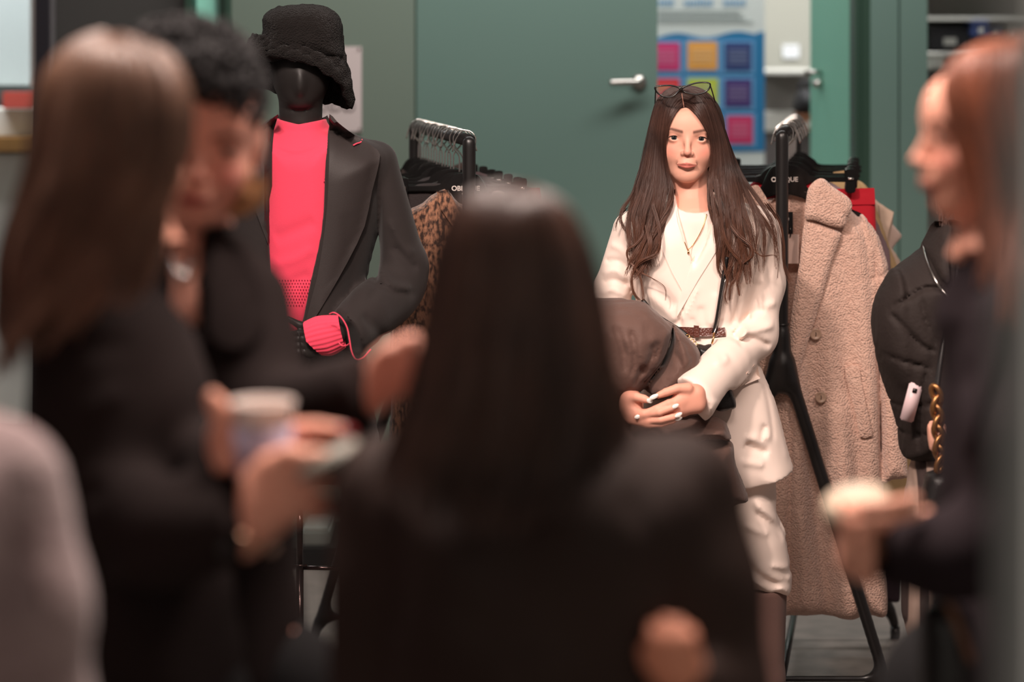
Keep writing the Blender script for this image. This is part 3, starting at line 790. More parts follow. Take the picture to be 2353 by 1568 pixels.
HC = coat_hanger('OBLIQUE'); HK = coat_hanger(); HP_ = clip_hanger('moncs'); HQ = clip_hanger()
used = set(); plain_protos = (HK, HQ)
def put(proto, pos, rz, label, group):
    o = proto if proto not in used else copy_tree(proto)
    used.add(proto); o.location = pos; o.rotation_euler = (0, 0, rz); o['label'] = label; o['category'] = 'hanger'; o['group'] = group
    return o
def order(k, n): return 'rearmost' if k == n - 1 else ORD[k] + ('' if k == 0 else ' from the front')
NL = 17; left_pts = []
for k in range(NL):
    t = (.05, .10, .16)[k] if k < 3 else .26 + (k - 3) * .71 / (NL - 3)
    p = LA + (LB - LA) * t; left_pts.append(p)
    kind = HC if k == 0 else (HP_ if k == 1 else (HQ if k in (2, 4, 7, 9, 12, 15) else HK))
    put(kind, p, random.uniform(-.16, .05), ('black coat hanger with white lettering OBLIQUE on left rack' if k == 0 else 'black clip hanger with dim lettering on left rack, just behind the lettered one' if k == 1 else
        ('black clip hanger' if kind is HQ else 'black shaped hanger') + ' on the left rack rail, ' + order(k, NL)), 'silver hooked hangers on the left rack')
NR = 13; right_pts = []
for k in range(NR):
    t = .12 + k * .85 / (NR - 1); p = RA + (RB - RA) * t; right_pts.append(p)
    if k == 0: kind = HC
    else: kind = HQ if k in (1, 2, 4, 6, 8, 9, 11) else HK
    o = put(kind, p, random.uniform(-.05, .14), 'black coat hanger with white lettering OBLIQUE inside the pink teddy coat' if k == 0 else
        ('black clip hanger' if kind is HQ else 'black shaped hanger') + ' on the right rack rail, ' + order(k, NR), 'silver hooked hangers on the right rack')
    if kind is HQ: o.scale = (1.15, 1, 1.0)

# ---------------------------------------------------------------- garments on the racks
def garment(name, label, poly, d, T, m, cat, h=.008, fold=(0, 0), R=.02, group=None, sm=4, tree=False, off=None):
    xs = [p[0] for p in poly]; ys = [p[1] for p in poly]
    t = thing(name, P((xs[0] + max(xs)) / 2, min(ys), d), label, cat, group)
    f = Field.px(min(xs) - 10, min(ys) - 10, max(xs) + 10, max(ys) + 10, d, d - T * 2 - .03, d + T * 2 + .03, h)
    fd = (lambda X, Y, Z: fold[0] * np.sin(X * fold[1] + 1.4 * np.sin(Z * 4)) * np.clip((1.35 - Z) * 3, .2, 1)) if fold[0] else None
    f.pillow(poly, d, T, R, 0, 'add', sm, fold=fd)
    o = f.build('body', m, t, 1); return t, o
M_leo = mat('leopard_fur', (152, 108, 84), .95, var=(120, .10, (52, 36, 30)), bump=(300, .6), sheen=.3, aniso_stretch=(1, 1, .5))
M_bkf = mat('black_cloth', (30, 27, 26), .9, bump=(300, .25)); M_brw = mat('brown_leather', (98, 66, 56), .5, bump=(30, .3))
M_dkw = mat('dark_wool', (44, 38, 38), .95, bump=(220, .5)); M_tan = mat('tan_cloth', (176, 148, 108), .85, bump=(300, .2))
M_mau = mat('mauve_cloth', (128, 108, 112), .85, bump=(300, .2)); M_bei = mat('beige_cloth', (196, 172, 154), .8, bump=(200, .2)); M_red = mat('red_cloth', (172, 14, 34), .75, bump=(500, .15), sheen=.1)
# left rack
d = left_pts[0][1] + .005
lc, lco = garment('fur_coat', 'brown mottled leopard fur coat, frontmost garment on the left rack', [(928, 498), (965, 470), (1003, 440), (1030, 436), (1052, 462), (1085, 478), (1115, 462), (1140, 436), (1170, 450), (1215, 480), (1250, 510), (1275, 620), (1290, 900), (1290, 1210), (1090, 1225), (905, 1210), (898, 900), (905, 640)], d, .055, M_leo, 'coat', .008, (.008, 60))
bl = bvh(lco)
panel('collar', [(1003, 440), (1030, 436), (1048, 470), (1062, 540), (1040, 520), (1012, 480)], bl, .0, .010, M_leo, lc, 5)
garment('sweater', 'dark grey knitted sweater behind the leopard coat, left rack', [(905, 470), (935, 432), (985, 420), (1080, 425), (1180, 425), (1215, 470), (1222, 900), (905, 900)], d + .07, .02, M_dkw, 'sweater', .009, (.006, 90))
gb, gbo = garment('leather_skirt', 'brown leather skirt hanging from clips at the right of left rack', [(1100, 432), (1240, 432), (1255, 520), (1275, 900), (1070, 900), (1085, 520)], left_pts[1][1] + .04, .014, M_brw, 'skirt', .008, (.004, 80), sm=1)
panel('waistband', [(1101, 432), (1240, 432), (1244, 458), (1098, 458)], bvh(gbo), 0, .004, M_brw, gb, 8)
for k, (x0, x1, y0, m, nm, lb) in enumerate([(930, 1200, 420, M_bkf, 'blazer', 'black blazer in the middle of the left rack'), (915, 1190, 408, M_dkw, 'coat', 'charcoal wool coat behind the black blazer on left rack'), (925, 1180, 402, mat('plum_cloth', (58, 36, 38), .8), 'coat', 'dark plum coat towards the rear of left rack'), (905, 1150, 395, M_bkf, 'coat', 'black coat near the rear end of left rack'), (915, 1130, 380, mat('brown_fur', (46, 34, 30), .95, bump=(200, .6)), 'fur_coat', 'dark brown fur coat at the rear end of left rack')]):
    xm = (x0 + x1) / 2; dd = left_pts[min(3 + k * 3, NL - 1)][1]
    tt, oo = garment(nm, lb, [(x0, y0 + 60), (x0 + 25, y0 + 18), (xm - 45, y0 - 8), (xm, y0 + 6), (xm + 45, y0 - 8), (x1 - 25, y0 + 18), (x1, y0 + 60), (x1 + 10, 1100 - 20 * k), (x0 - 5, 1100 - 20 * k)], dd, .03, m, 'coat' if 'coat' in nm else 'blazer', .010, (.006, 70))
    panel('lapel', [(xm - 45, y0 - 6), (xm - 20, y0 + 10), (xm, y0 + 120), (xm - 30, y0 + 90), (xm - 55, y0 + 40)], bvh(oo), 0, .006, m, tt, 12)

# pink teddy coat, front of the right rack
M_sher = mat('teddy_pile', (226, 190, 172), .95, var=(90, .30, (206, 166, 148)), bump=(210, 1.0, 'voronoi'), sheen=.4)
dc = right_pts[0][1] + .01
tc = thing('teddy_coat', P(1900, 440, dc), 'long pale pink teddy coat with big collar and two buttons, front of right rack', 'coat')
f = Field.px(1700, 400, 2110, 1440, dc, dc - .16, dc + .16, .0045)
body = [(1700, 480), (1745, 462), (1790, 452), (1860, 436), (1905, 448), (1960, 488), (2000, 535), (2014, 640), (2020, 800), (2026, 1000), (2030, 1200), (2036, 1320), (2036, 1411), (1990, 1413), (1950, 1420), (1880, 1412), (1810, 1415), (1760, 1405), (1725, 1000), (1690, 700)]
def cfold(X, Y, Z):
    a = np.clip((1.30 - Z) / .5, 0, 1); return a * (.010 * np.sin(X * 62 + Z * 5) + .007 * np.sin(X * 27 - Z * 3 + 1)) * (Y < dc)
f.pillow(body, dc, .075, .07, 0, 'add', 4, fold=cfold)
f.pillow([(1975, 495), (2012, 530), (2032, 580), (2046, 640), (2050, 760), (2066, 900), (2086, 1075), (2085, 1097), (2052, 1102), (2021, 1105), (2014, 1000), (2004, 800), (1985, 640)], dc - .02, .052, .05, .012, 'add', 4)
f.prism([(1758, 470), (1800, 446), (1858, 440), (1856, 520), (1838, 600), (1822, 700), (1812, 850), (1796, 850), (1780, 700), (1765, 560)], dc, dc - .3, dc + .012, .01, 'sub')
f.grooves([([(2004, 560), (2012, 700), (2018, 900), (2021, 1100)], 6, .014), ([(1986, 498), (2000, 560), (2006, 640)], 6, .006), ([(1990, 640), (2020, 628), (2043, 612)], 4, .006),
           ([(1812, 900), (1809, 1100), (1806, 1400)], 7, .012), ([(1850, 1000), (1870, 1200), (1905, 1410)], 16, .014), ([(1930, 900), (1938, 1150), (1960, 1400)], 20, -.010), ([(1900, 1060), (1925, 1250), (1955, 1400)], 12, .010),
           ([(1830, 1150), (1838, 1300), (1842, 1400)], 10, -.008), ([(1962, 1000), (1970, 1200), (1980, 1400)], 14, .008)], dc)
f.wob(260, .0016, 5); f.wob(420, .0011, 6)
fco = f.build('body', M_sher, tc, 0); tb = bvh(fco)
panel('collar', [(1858, 432), (1878, 412), (1895, 412), (1912, 428), (1945, 450), (1957, 466), (1956, 486), (1947, 500), (1943, 518), (1930, 524), (1905, 519), (1875, 508), (1850, 502), (1852, 465)], None, 0, .020, M_sher, tc, 6, 3, bulge=.012, flatd=dc - .085)
panel('lapel', [(1850, 506), (1878, 512), (1905, 520), (1930, 534), (1932, 546), (1912, 600), (1890, 680), (1862, 770), (1838, 850), (1818, 905), (1808, 902), (1812, 800), (1822, 700), (1838, 600)], None, 0, .016, M_sher, tc, 6, 3, bulge=.012, flatd=dc - .072)
panel('collar', [(1700, 452), (1735, 425), (1752, 440), (1770, 480), (1775, 560), (1782, 640), (1760, 600), (1730, 520)], None, 0, .018, M_sher, tc, 6, 3, bulge=.01, flatd=dc - .07)
panel('pocket_welt', [(1942, 846), (1972, 842), (1978, 870), (1990, 930), (2003, 992), (2000, 1003), (1976, 1004), (1968, 960), (1952, 900)], tb, 0, .010, M_sher, tc, 6, 2, bulge=.006)
M_btn = mat('horn_button', (188, 160, 140), .3, spec=.5, var=(60, .3, (160, 128, 108))); M_thr = mat('dark_thread', (60, 42, 36), .8)
for (x, y) in ((1873, 767), (1885, 912)):
    h = tb.ray_cast(CAMP, (Vector(P(x, y, 1)) - CAMP).normalized())[0]; button('button', (h.x, h.y - .010, h.z), .0150, M_btn, tc, M_thr)
h = P(1817, 515, dc - .02); lb_ = panel('brand_tag', [(1806, 487), (1822, 487), (1822, 538), (1806, 538)], None, 0, .002, M_plast, tc, 12, flatd=dc - .012)
text_mesh('printed_mark', 'M', P(1810, 504, dc - .017), .010, M_print, lb_, .0004)
panel('paper_tag', [(1806, 539), (1836, 539), (1835, 606), (1806, 606)], None, 0, .0012, mat('tag_paper', (206, 178, 166), .7), tc, 12, flatd=dc - .03)
tube('tag_string', px3([(1815, 520), (1817, 532), (1816, 545)], dc - .035), .002, M_plast, tc, 6)

def rg(k): return right_pts[k][1]
rt, ro = garment('red_trousers', 'bright red trousers with wide waistband clipped behind the pink teddy coat', [(1740, 440), (1850, 436), (2010, 432), (2012, 475), (2016, 560), (2022, 1000), (1880, 1005), (1870, 620), (1858, 1000), (1740, 1005)], rg(1) + .05, .016, M_red, 'trousers', .008, (.004, 60), sm=1)
panel('waistband', [(1741, 440), (1850, 436), (2009, 432), (2011, 470), (1742, 476)], bvh(ro), 0, .004, M_red, rt, 10)
rs, rso = garment('red_jacket', 'red jacket whose shoulders show beside the black lettered hanger', [(1715, 430), (1770, 392), (1800, 400), (1830, 392), (1880, 425), (1900, 470), (1905, 900), (1700, 900), (1700, 470)], rg(1) + .02, .014, M_red, 'jacket', .008, (.004, 50), sm=2)
panel('lapel', [(1745, 410), (1770, 394), (1780, 450), (1770, 520), (1750, 470)], bvh(rso), 0, .004, M_red, rs, 10)
g1, o1 = garment('mauve_jacket', 'mauve grey jacket showing right of the red trousers', [(1790, 400), (1850, 392), (1930, 430), (1990, 470), (2030, 540), (2050, 640), (2052, 1100), (1750, 1100), (1745, 450)], rg(4) + .03, .022, M_mau, 'jacket', .009, (.005, 60), sm=3)
panel('sleeve_seam', [(1985, 470), (2010, 500), (2030, 560), (2040, 620), (2030, 600), (2005, 530)], bvh(o1), 0, .004, M_mau, g1, 10)
g2, o2 = garment('tan_coat', 'tan coat with sloping shoulder, behind the mauve jacket on right rack', [(1800, 400), (1900, 396), (1962, 410), (1995, 430), (2022, 500), (2050, 580), (2075, 660), (2090, 900), (2088, 1180), (1770, 1180), (1780, 450)], rg(6) + .03, .024, M_tan, 'coat', .009, (.005, 60), sm=3)
panel('collar', [(1900, 398), (1940, 392), (1975, 420), (1990, 470), (1960, 450), (1920, 430)], bvh(o2), 0, .006, M_tan, g2, 10)
g3, o3 = garment('beige_jacket', 'beige jacket with pointed hem corner, near the rear of right rack', [(1820, 396), (1910, 396), (1990, 430), (2020, 465), (2053, 488), (2052, 510), (2042, 560), (2072, 600), (2074, 900), (1800, 900)], rg(8) + .03, .020, M_bei, 'jacket', .009, (.004, 60), sm=1)
panel('cuff_flap', [(2020, 468), (2054, 488), (2045, 520), (2036, 556), (2024, 520)], bvh(o3), 0, .010, M_bei, g3, 8)
g4, o4 = garment('pale_blouse', 'pale pink blouse with pointed tail, rearmost on the right rack', [(1830, 396), (1920, 398), (2000, 440), (2040, 500), (2077, 542), (2054, 568), (2030, 640), (2030, 800), (1810, 800)], rg(10) + .03, .016, mat('pale_pink_cloth', (214, 190, 178), .8), 'blouse', .009, (.004, 60), sm=1)
panel('collar', [(1880, 398), (1915, 392), (1940, 420), (1925, 450), (1900, 420)], bvh(o4), 0, .005, MATS['pale_pink_cloth'], g4, 8)
g5, o5 = garment('coat', 'dark coat at back of right rack, hem showing under the pink sleeve', [(1880, 430), (1960, 440), (2010, 520), (2050, 700), (2068, 1000), (2070, 1378), (2030, 1380), (1900, 1378)], rg(11), .025, mat('dark_aubergine', (50, 38, 46), .85), 'coat', .010, (.005, 60), sm=2)
panel('pocket_flap', [(1960, 900), (2010, 900), (2010, 930), (1960, 930)], bvh(o5), 0, .005, MATS['dark_aubergine'], g5, 10)

# ================================================================ MANNEQUIN
dm = 5.75
M_man = mat('mannequin_black', (34, 31, 30), .48, spec=.3); M_fz = mat('hat_fleece', (30, 27, 26), 1.0, bump=(260, 1.0, 'voronoi'), sheen=.05, spec=.1)
M_blz = mat('black_suiting', (38, 32, 31), .85, bump=(700, .15), sheen=.08); M_pink = mat('pink_knit', (226, 66, 92), .85, bump=(900, .25), sheen=.15)
Field.log = []
mq = thing('mannequin', P(690, 0, dm) * np.array([1, 1, 0]), 'black mannequin in black blazer, pink turtleneck and fluffy black bucket hat', 'mannequin')
f = Field.px(520, 60, 860, 1360, dm, dm - .32, dm + .25, .008, [(600, 60, 790, 330, .004)])
f.ell(P(692, 165, dm), (.070, .090, .092), .02); f.cone(P(694, 200, dm - .03), .040, P(690, 226, dm - .05), .026, .03)
f.ell(P(690, 190, dm - .085), (.012, .014, .028), .015)
f.cone(P(691, 225, dm), .053, P(691, 300, dm), .050, .008)
f.pillow([(640, 300), (745, 300), (800, 340), (820, 420), (800, 600), (770, 760), (790, 950), (780, 1060), (620, 1060), (590, 900), (600, 760), (580, 600), (560, 420), (590, 340)], dm, .10, .10, .02)
f.grooves([([(642, 247), (690, 252), (742, 245)], 2.2, .004)], dm)
# legs
f.cone(P(645, 1000, dm), .085, P(640, 1340, dm), .05, .02); f.cone(P(745, 1000, dm), .085, P(740, 1340, dm), .05, .02)
# hand
wr = P(772, 772, dm - .20); f2 = Field((-.60, dm - .32, .88), (-.32, dm - .05, 1.14), .0028)
f2.cone(P(770, 770, dm - .19), .026, P(730, 786, dm - .205), .030, .01, flat=((0, 1, 0), 1.5)); f2.cone(P(735, 770, dm - .205), .022, P(705, 778, dm - .21), .021, .01, flat=((0, 1, 0), 1.6)); f2.cone(P(735, 800, dm - .205), .022, P(712, 806, dm - .21), .018, .01, flat=((0, 1, 0), 1.6))
f2.chain([P(722, 752, dm - .20), P(690, 748, dm - .21), P(663, 733, dm - .215)], [.010, .009, .0065], .004)
for i, (y, x1) in enumerate(((764, 656), (778, 652), (793, 658), (808, 668))):
    f2.chain([P(706, y + 2, dm - .21), P(686, y + 1, dm - .22), P(x1, y + 6, dm - .205), P(x1 + 2, y + 10, dm - .185)], [.0078, .0074, .0068, .0055], .0015)
fman = f; f_hand_done = False
hnd = f2.build('hand', M_man, mq, 1)
tube('finger_joint', [P(686, 756, dm - .235), P(690, 790, dm - .235), P(694, 822, dm - .225)], .0012, mat('joint_dark', (10, 9, 9), .5), hnd, 6)
# blazer
bz = Field.px(430, 240, 990, 1120, dm, dm - .34, dm + .22, .0065)
def bf(X, Y, Z): return (.004 * np.sin(X * 40 + Z * 9) + .003 * np.sin(X * 70 - Z * 14)) * np.clip((1.35 - Z) * 4, 0, 1)
bz.pillow([(640, 262), (600, 287), (552, 306), (500, 330), (470, 370), (470, 500), (500, 640), (520, 760), (500, 900), (490, 1100), (690, 1112), (868, 1098), (862, 950), (845, 830), (835, 700), (860, 560), (885, 440), (898, 372), (890, 345), (850, 322), (790, 296), (762, 278), (748, 262), (700, 290)], dm, .125, .12, 0, 'add', 4, fold=bf)
for a, ra, b, rb in ((P(868, 372, dm), .046, P(930, 620, dm + .01), .054), (P(925, 610, dm + .01), .057, P(905, 680, dm - .02), .056), (P(920, 660, dm - .01), .056, P(845, 715, dm - .12), .058)):
    bz.cone(a, ra, b, rb, .025, flat=((0, 1, 0), .85))
bz.cone(P(880, 700, dm - .06), .058, P(800, 765, dm - .19), .060, .03, cap=P(745, 800, 5.5) - P(845, 745, 5.56))
for a, ra, b, rb in ((P(520, 380, dm), .05, P(470, 640, dm + .03), .055), (P(470, 640, dm + .03), .055, P(520, 800, dm - .05), .05)): bz.cone(a, ra, b, rb, .02)
bz.grooves([([(860, 360), (872, 480), (868, 600), (866, 650)], 7, .012), ([(885, 640), (868, 655), (858, 670)], 7, .007), ([(905, 560), (940, 600), (962, 612)], 8, .007), ([(895, 500), (930, 560), (955, 580)], 7, -.006), ([(870, 610), (905, 640), (950, 655)], 9, -.008), ([(880, 640), (915, 660), (960, 668)], 5, .004),
            ([(845, 700), (875, 730), (890, 770)], 10, .006), ([(820, 700), (800, 715), (780, 722)], 12, -.004), ([(770, 820), (800, 832), (850, 835)], 4, .006), ([(718, 730), (722, 900), (715, 1100)], 5, .009), ([(800, 480), (812, 600), (800, 720)], 10, .004)], dm)
bz.prism([(640, 255), (628, 300), (626, 480), (634, 640), (640, 690), (654, 745), (672, 765), (700, 740), (722, 640), (748, 520), (755, 400), (757, 300), (748, 255)], dm, dm - .5, dm + .02, .006, 'sub', 3)
bzo = bz.build('blazer', M_blz, mq, 1); bzt = bvh(bzo)
panel('lapel', [(757, 262), (775, 280), (800, 300), (832, 322), (868, 345), (872, 372), (855, 440), (838, 520), (800, 600), (755, 680), (718, 740), (700, 762), (712, 700), (728, 640), (742, 560), (752, 470), (756, 380), (757, 300)], bzt, .001, .005, mat('lapel_satin', (46, 40, 39), .6, bump=(500, .1)), bzo, 8, 2)
panel('lapel', [(640, 262), (612, 284), (585, 300), (560, 322), (556, 360), (572, 440), (600, 520), (628, 600), (638, 680), (633, 600), (627, 480), (625, 380), (629, 300)], bzt, .001, .005, MATS['lapel_satin'], bzo, 8, 2)
def onto(tree, pts, off=.004, dd=5.6):
    out = []
    for p in pts:
        h = tree.ray_cast(CAMP, (Vector(P(p[0], p[1], 1)) - CAMP).normalized())[0]; out.append(P(p[0], p[1], (h.y if h else dd) - off))
    return out
tube('lapel_stitch', onto(bzt, [(812, 334), (820, 330), (829, 327), (832, 321)], .014), .0020, M_pink, bzo, 6, sp=4)
tube('lapel_stitch', onto(bzt, [(559, 335), (568, 334), (576, 337), (582, 341)], .014), .0020, M_pink, bzo, 6, sp=4)
panel('pocket_flap', [(745, 812), (830, 835), (828, 870), (744, 850)], bzt, 0, .004, M_blz, bzo, 10)
# pink turtleneck
tn = Field.px(560, 255, 830, 820, dm, dm - .20, dm + .12, .004)
tn.pillow([(610, 300), (590, 340), (580, 400), (580, 600), (590, 700), (630, 770), (668, 782), (710, 775), (770, 700), (800, 600), (810, 400), (800, 340), (775, 300)], dm - .006, .112, .10, 0, 'add', 3)
tn.cone(P(691, 280, dm), .062, P(691, 322, dm - .005), .068, .03, cap=None)
tn.cone(P(691, 230, dm), .0, P(691, 231, dm), .0, 0)
tn.prism([(600, 200), (600, 268), (636, 272), (690, 284), (746, 274), (790, 268), (790, 200)], dm, dm - 1, dm + 1, 0, 'sub')
tn.grooves([([(630, 333), (690, 352), (755, 330)], 6, .005), ([(640, 300), (690, 318), (740, 300)], 10, -.002), ([(640, 540), (690, 520), (735, 500)], 16, .004), ([(635, 600), (690, 585), (730, 560)], 12, -.003), ([(640, 690), (680, 640), (725, 620)], 14, .004)], dm)
tno = tn.build('turtleneck', M_pink, mq, 1); tnt = bvh(tno)
hm_ = mat('knit_hole', (120, 12, 40), .9)
Vs = []; Fs = []
for r_ in range(9):
    for c_ in range(22):
        x = 630 + c_ * 6.4 + (r_ % 2) * 3.2; y = 645 + r_ * 7.2
        if x > 722 - (y - 640) * .36 or x < 634 + max(0, y - 665) * .35: continue
        h = tnt.ray_cast(CAMP, (Vector(P(x, y, 1)) - CAMP).normalized())[0]
        if h is None: continue
        p = P(x, y, h.y - .0012); o = len(Vs); n = 6
        Vs += [p + (0.0015 * math.cos(q * math.pi / 3), 0, .0019 * math.sin(q * math.pi / 3)) for q in range(n)] + [p + (0, .0015, 0)]
        Fs += [(o + q, o + (q + 1) % n, o + n) for q in range(n)]
for (x, y) in ((752, 406), (747, 412), (745, 419), (750, 424), (752, 430)):
    h = tnt.ray_cast(CAMP, (Vector(P(x, y, 1)) - CAMP).normalized())[0]
    if h is None: continue
    p = P(x, y, h.y - .0012); o = len(Vs); n = 6
    Vs += [p + (0.0015 * math.cos(q * math.pi / 3), 0, .0019 * math.sin(q * math.pi / 3)) for q in range(n)] + [p + (0, .0015, 0)]; Fs += [(o + q, o + (q + 1) % n, o + n) for q in range(n)]
eo = mesh_py('eyelet_holes', Vs, Fs, hm_, tno); eo['kind'] = 'stuff'
# ribbed pink cuff: ribs run along the arm
V = []; NR_ = 96; NS = 14; c0 = P(783, 764, dm - .205); c1 = P(716, 790, dm - .210)
c0 = P(786, 762, dm - .20); c1 = P(706, 782, dm - .212); axd = (c1 - c0); L_ = np.linalg.norm(axd); axd /= L_; uu = np.cross(axd, [0, 1, 0]); uu /= np.linalg.norm(uu)
for i in range(NS):
    s_ = i / (NS - 1)
    for k in range(NR_):
        a = 2 * math.pi * k / NR_; rib = 1 + .035 * math.cos(a * 24)
        ru = (.037 + .010 * math.sin(s_ * 2.2) ) * rib; rv = .030 * rib
        sh = 1.0 if s_ < .6 else 1 - (s_ - .6) * .25
        V.append(c0 + axd * L_ * (s_ * (1 - .30 * (math.sin(a) < 0) * abs(math.sin(a)))) + uu * ru * math.sin(a) * sh * -1 + np.array([0, 1, 0]) * rv * math.cos(a) * sh)
Fc = [(i * NR_ + k, i * NR_ + (k + 1) % NR_, (i + 1) * NR_ + (k + 1) % NR_, (i + 1) * NR_ + k) for i in range(NS - 1) for k in range(NR_)]
mesh_py('sweater_cuff', V, Fc, M_pink, mq, True)
tube('loose_thread', px3([(757, 722, 5.49), (768, 719, 5.48), (784, 730, 5.47), (797, 752, 5.465), (803, 780, 5.46), (808, 808, 5.46), (818, 825, 5.46), (834, 822, 5.47), (852, 803, 5.48)]), .0018, M_pink, mq, 7, sp=6)
tube('loose_thread', px3([(779, 788, 5.50), (786, 795, 5.49), (797, 794, 5.48), (804, 789, 5.47)]), .0018, M_pink, mq, 7, sp=5)
# fluffy bucket hat
ht = thing('bucket_hat', (0, 0, 0), 'x', 'x'); del ht['label']; del ht['category']; ht.parent = mq; ht.name = 'bucket_hat'; ht.location = -mq.location
cf = Field.px(585, 0, 810, 160, dm, dm - .16, dm + .16, .004)
cf.pillow([(600, 135), (604, 70), (606, 36), (640, 15), (720, 9), (765, 22), (786, 52), (790, 95), (786, 140), (690, 150)], dm, .115, .06, 0, 'add', 3); cf.wob(190, .0022, 2); cf.wob(420, .0014, 3)
cr_ = cf.build('crown', M_fz, mq, 0)
V = []; NA = 150; NB = 18; rr2 = random.Random(2)
for i in range(NB):
    s_ = i / (NB - 1)
    for k in range(NA):
        a = 2 * math.pi * k / NA; fr = max(0, -math.sin(a)); x_, y_ = math.cos(a), math.sin(a)
        r0, r1 = .098, .134 - .010 * fr; r = r0 + (r1 - r0) * (s_ ** .75); r = r if s_ < .85 else r - .010 * (s_ - .85) / .15
        zt = P(0, 92 + 10 * x_, dm)[2]; drop = (.038 + .105 * (1 - fr) ** 1.0) * s_
        if fr > .0: drop = (.143 - .100 * fr ** .8) * s_
        n_ = .0018 * math.sin(k * .8 + i * .9) + .0018 * math.sin(k * .37 - i * .7) + rr2.uniform(-.0008, .0008)
        V.append((P(686, 0, dm)[0] + (r + n_) * x_ - .004, dm + (r + n_) * y_ * .98, zt - drop + n_ - .010 * x_ * s_ + .014 * s_ * (x_ < 0) * abs(x_)))
Fc = [(i * NA + k, i * NA + (k + 1) % NA, (i + 1) * NA + (k + 1) % NA, (i + 1) * NA + k) for i in range(NB - 1) for k in range(NA)]
br_ = mesh_py('hat_brim', V, Fc, M_fz, mq, True); mo = br_.modifiers.new('thickness', 'SOLIDIFY'); mo.thickness = .014; mo.offset = 0
bpy.data.objects.remove(ht); cr_.name = 'hat_crown'
fman.within(dm, [(560, 0, 830, 288)]); fman.build('body', M_man, mq, 2)
# stand
M_tube = mat('smoked_chrome', (62, 50, 48), .15, .9)
tube('stand_pole', [P(689, 1160, dm), P(689, 1300, dm)], .0075, M_tube, mq, 14)
x_ = P(689, 0, dm)[0]; tube('stand_pole', [(x_, dm, P(0, 1300, dm)[2]), (x_, dm, .02)], .009, M_tube, mq, 14)
tube('stand_flange', [P(672, 1301, dm - .01), P(706, 1300, dm - .01)], .003, M_tube, mq, 8); tube('cross_bar', [P(690, 1305, dm), P(792, 1307, dm)], .005, M_tube, mq, 10)
tube('stand_clamp', [P(692, 1500, dm - .01), P(697, 1520, dm - .012), P(698, 1568, dm - .01)], .006, M_tube, mq, 8)
tube('stand_base', [(x_, dm, .001), (x_, dm, .012)], .16, M_tube, mq, 40)
wb2 = thing('storage_box', P(705, 1240, 7.9) * np.array([1, 1, 0]), 'dull grey box on black plinth, glimpsed low behind the mannequin stand', 'box')
pbox('body', 690, 1217, 760, 1260, 7.9, 8.2, mat('dull_grey_box', (110, 112, 106), .7), wb2, .01)
pbox('plinth', 640, 1262, 800, 1322, 7.85, 8.3, M_blk, wb2, .01)

# ================================================================ PEOPLE
SK = dict(base=(228, 170, 148), lip=(196, 112, 100), brow=(84, 56, 46), blush=(226, 140, 122))
M_skin = mat('skin', (236, 180, 158), .5, attr=True, spec=.3, bump=(900, .04)); M_skin2 = mat('skin_warm', (226, 158, 136), .5, attr=True, spec=.3)
def flatint(c):
    c = np.array(srgb(*c)[:3]); return lambda V: np.tile(c, (len(V), 1))
d0 = 5.85
# ---------------------------------------------------------------- the woman in white
Field.log = []
W = thing('person', P(1640, 0, d0) * np.array([1, 1, 0]), 'woman in white belted suit with long wavy brown hair, standing in focus facing camera', 'person')
hR = rotm(yaw=-3, pitch=-1, roll=2.0); hS = 1.0; hO = P(1578.5, 317.2, d0) + np.array([0, .0, .001])
F4 = Field.px(1385, 190, 1830, 1745, d0, d0 - .48, d0 + .16, .009, [(1505, 190, 1655, 470, .0018, d0 - .125, d0 - .02), (1440, 870, 1625, 1005, .0024, d0 - .47, d0 - .30)])
head_to(F4, hO, hR, hS)
F4.cone(P(1580, 380, d0 + .015), .047, P(1590, 475, d0 + .015), .046, .018); F4.cone(P(1588, 455, d0 + .015), .05, P(1600, 530, d0 + .01), .08, .04)
F4.cone(P(1480, 530, d0), .045, P(1735, 530, d0), .045, .04); F4.cone(P(1600, 540, d0), .09, P(1600, 760, d0), .095, .05); F4.cone(P(1600, 760, d0), .095, P(1640, 1030, d0), .10, .05)
F4.chain([P(1470, 540, d0), P(1410, 690, d0 + .02), P(1440, 900, d0 - .20), P(1452, 928, d0 - .34)], [.04, .035, .030, .025], .02)
F4.chain([P(1745, 540, d0), P(1752, 775, d0 - .02), P(1640, 870, d0 - .26)], [.04, .036, .030], .02)
legs(F4, [P(1590, 1050, d0), P(1715, 1060, d0)], [P(1590, 1300, d0), P(1750, 1280, d0)], [P(1590, 1655, d0 + .02), P(1750, 1655, d0)])
dh = d0 - .37                                                             # clasped hands in front of the folded jacket
# her left hand (picture right)
F4.cone(P(1640, 870, d0 - .26), .027, P(1592, 915, dh + .02), .025, .015)
F4.cone(P(1597, 905, dh + .015), .021, P(1563, 918, dh), .019, .012); F4.cone(P(1600, 930, dh + .015), .021, P(1562, 937, dh + .003), .019, .012)
H1 = [([(1580, 893, dh - .004), (1556, 893, dh - .012), (1530, 902, dh - .018), (1513, 909, dh - .020)], (.013, .0105, .0095, .0072)),
      ([(1566, 922, dh - .002), (1537, 928, dh - .016), (1508, 940, dh - .014), (1480, 952, dh - .008), (1468, 957, dh - .004)], (.0115, .0098, .0088, .0080, .0062)),
      ([(1566, 936, dh + .004), (1535, 946, dh - .006), (1505, 958, dh - .004), (1478, 966, dh + .002)], (.0105, .0092, .0082, .0065)),
      ([(1570, 948, dh + .006), (1540, 958, dh), (1508, 968, dh + .002), (1486, 974, dh + .006)], (.010, .0086, .0078, .0062))]
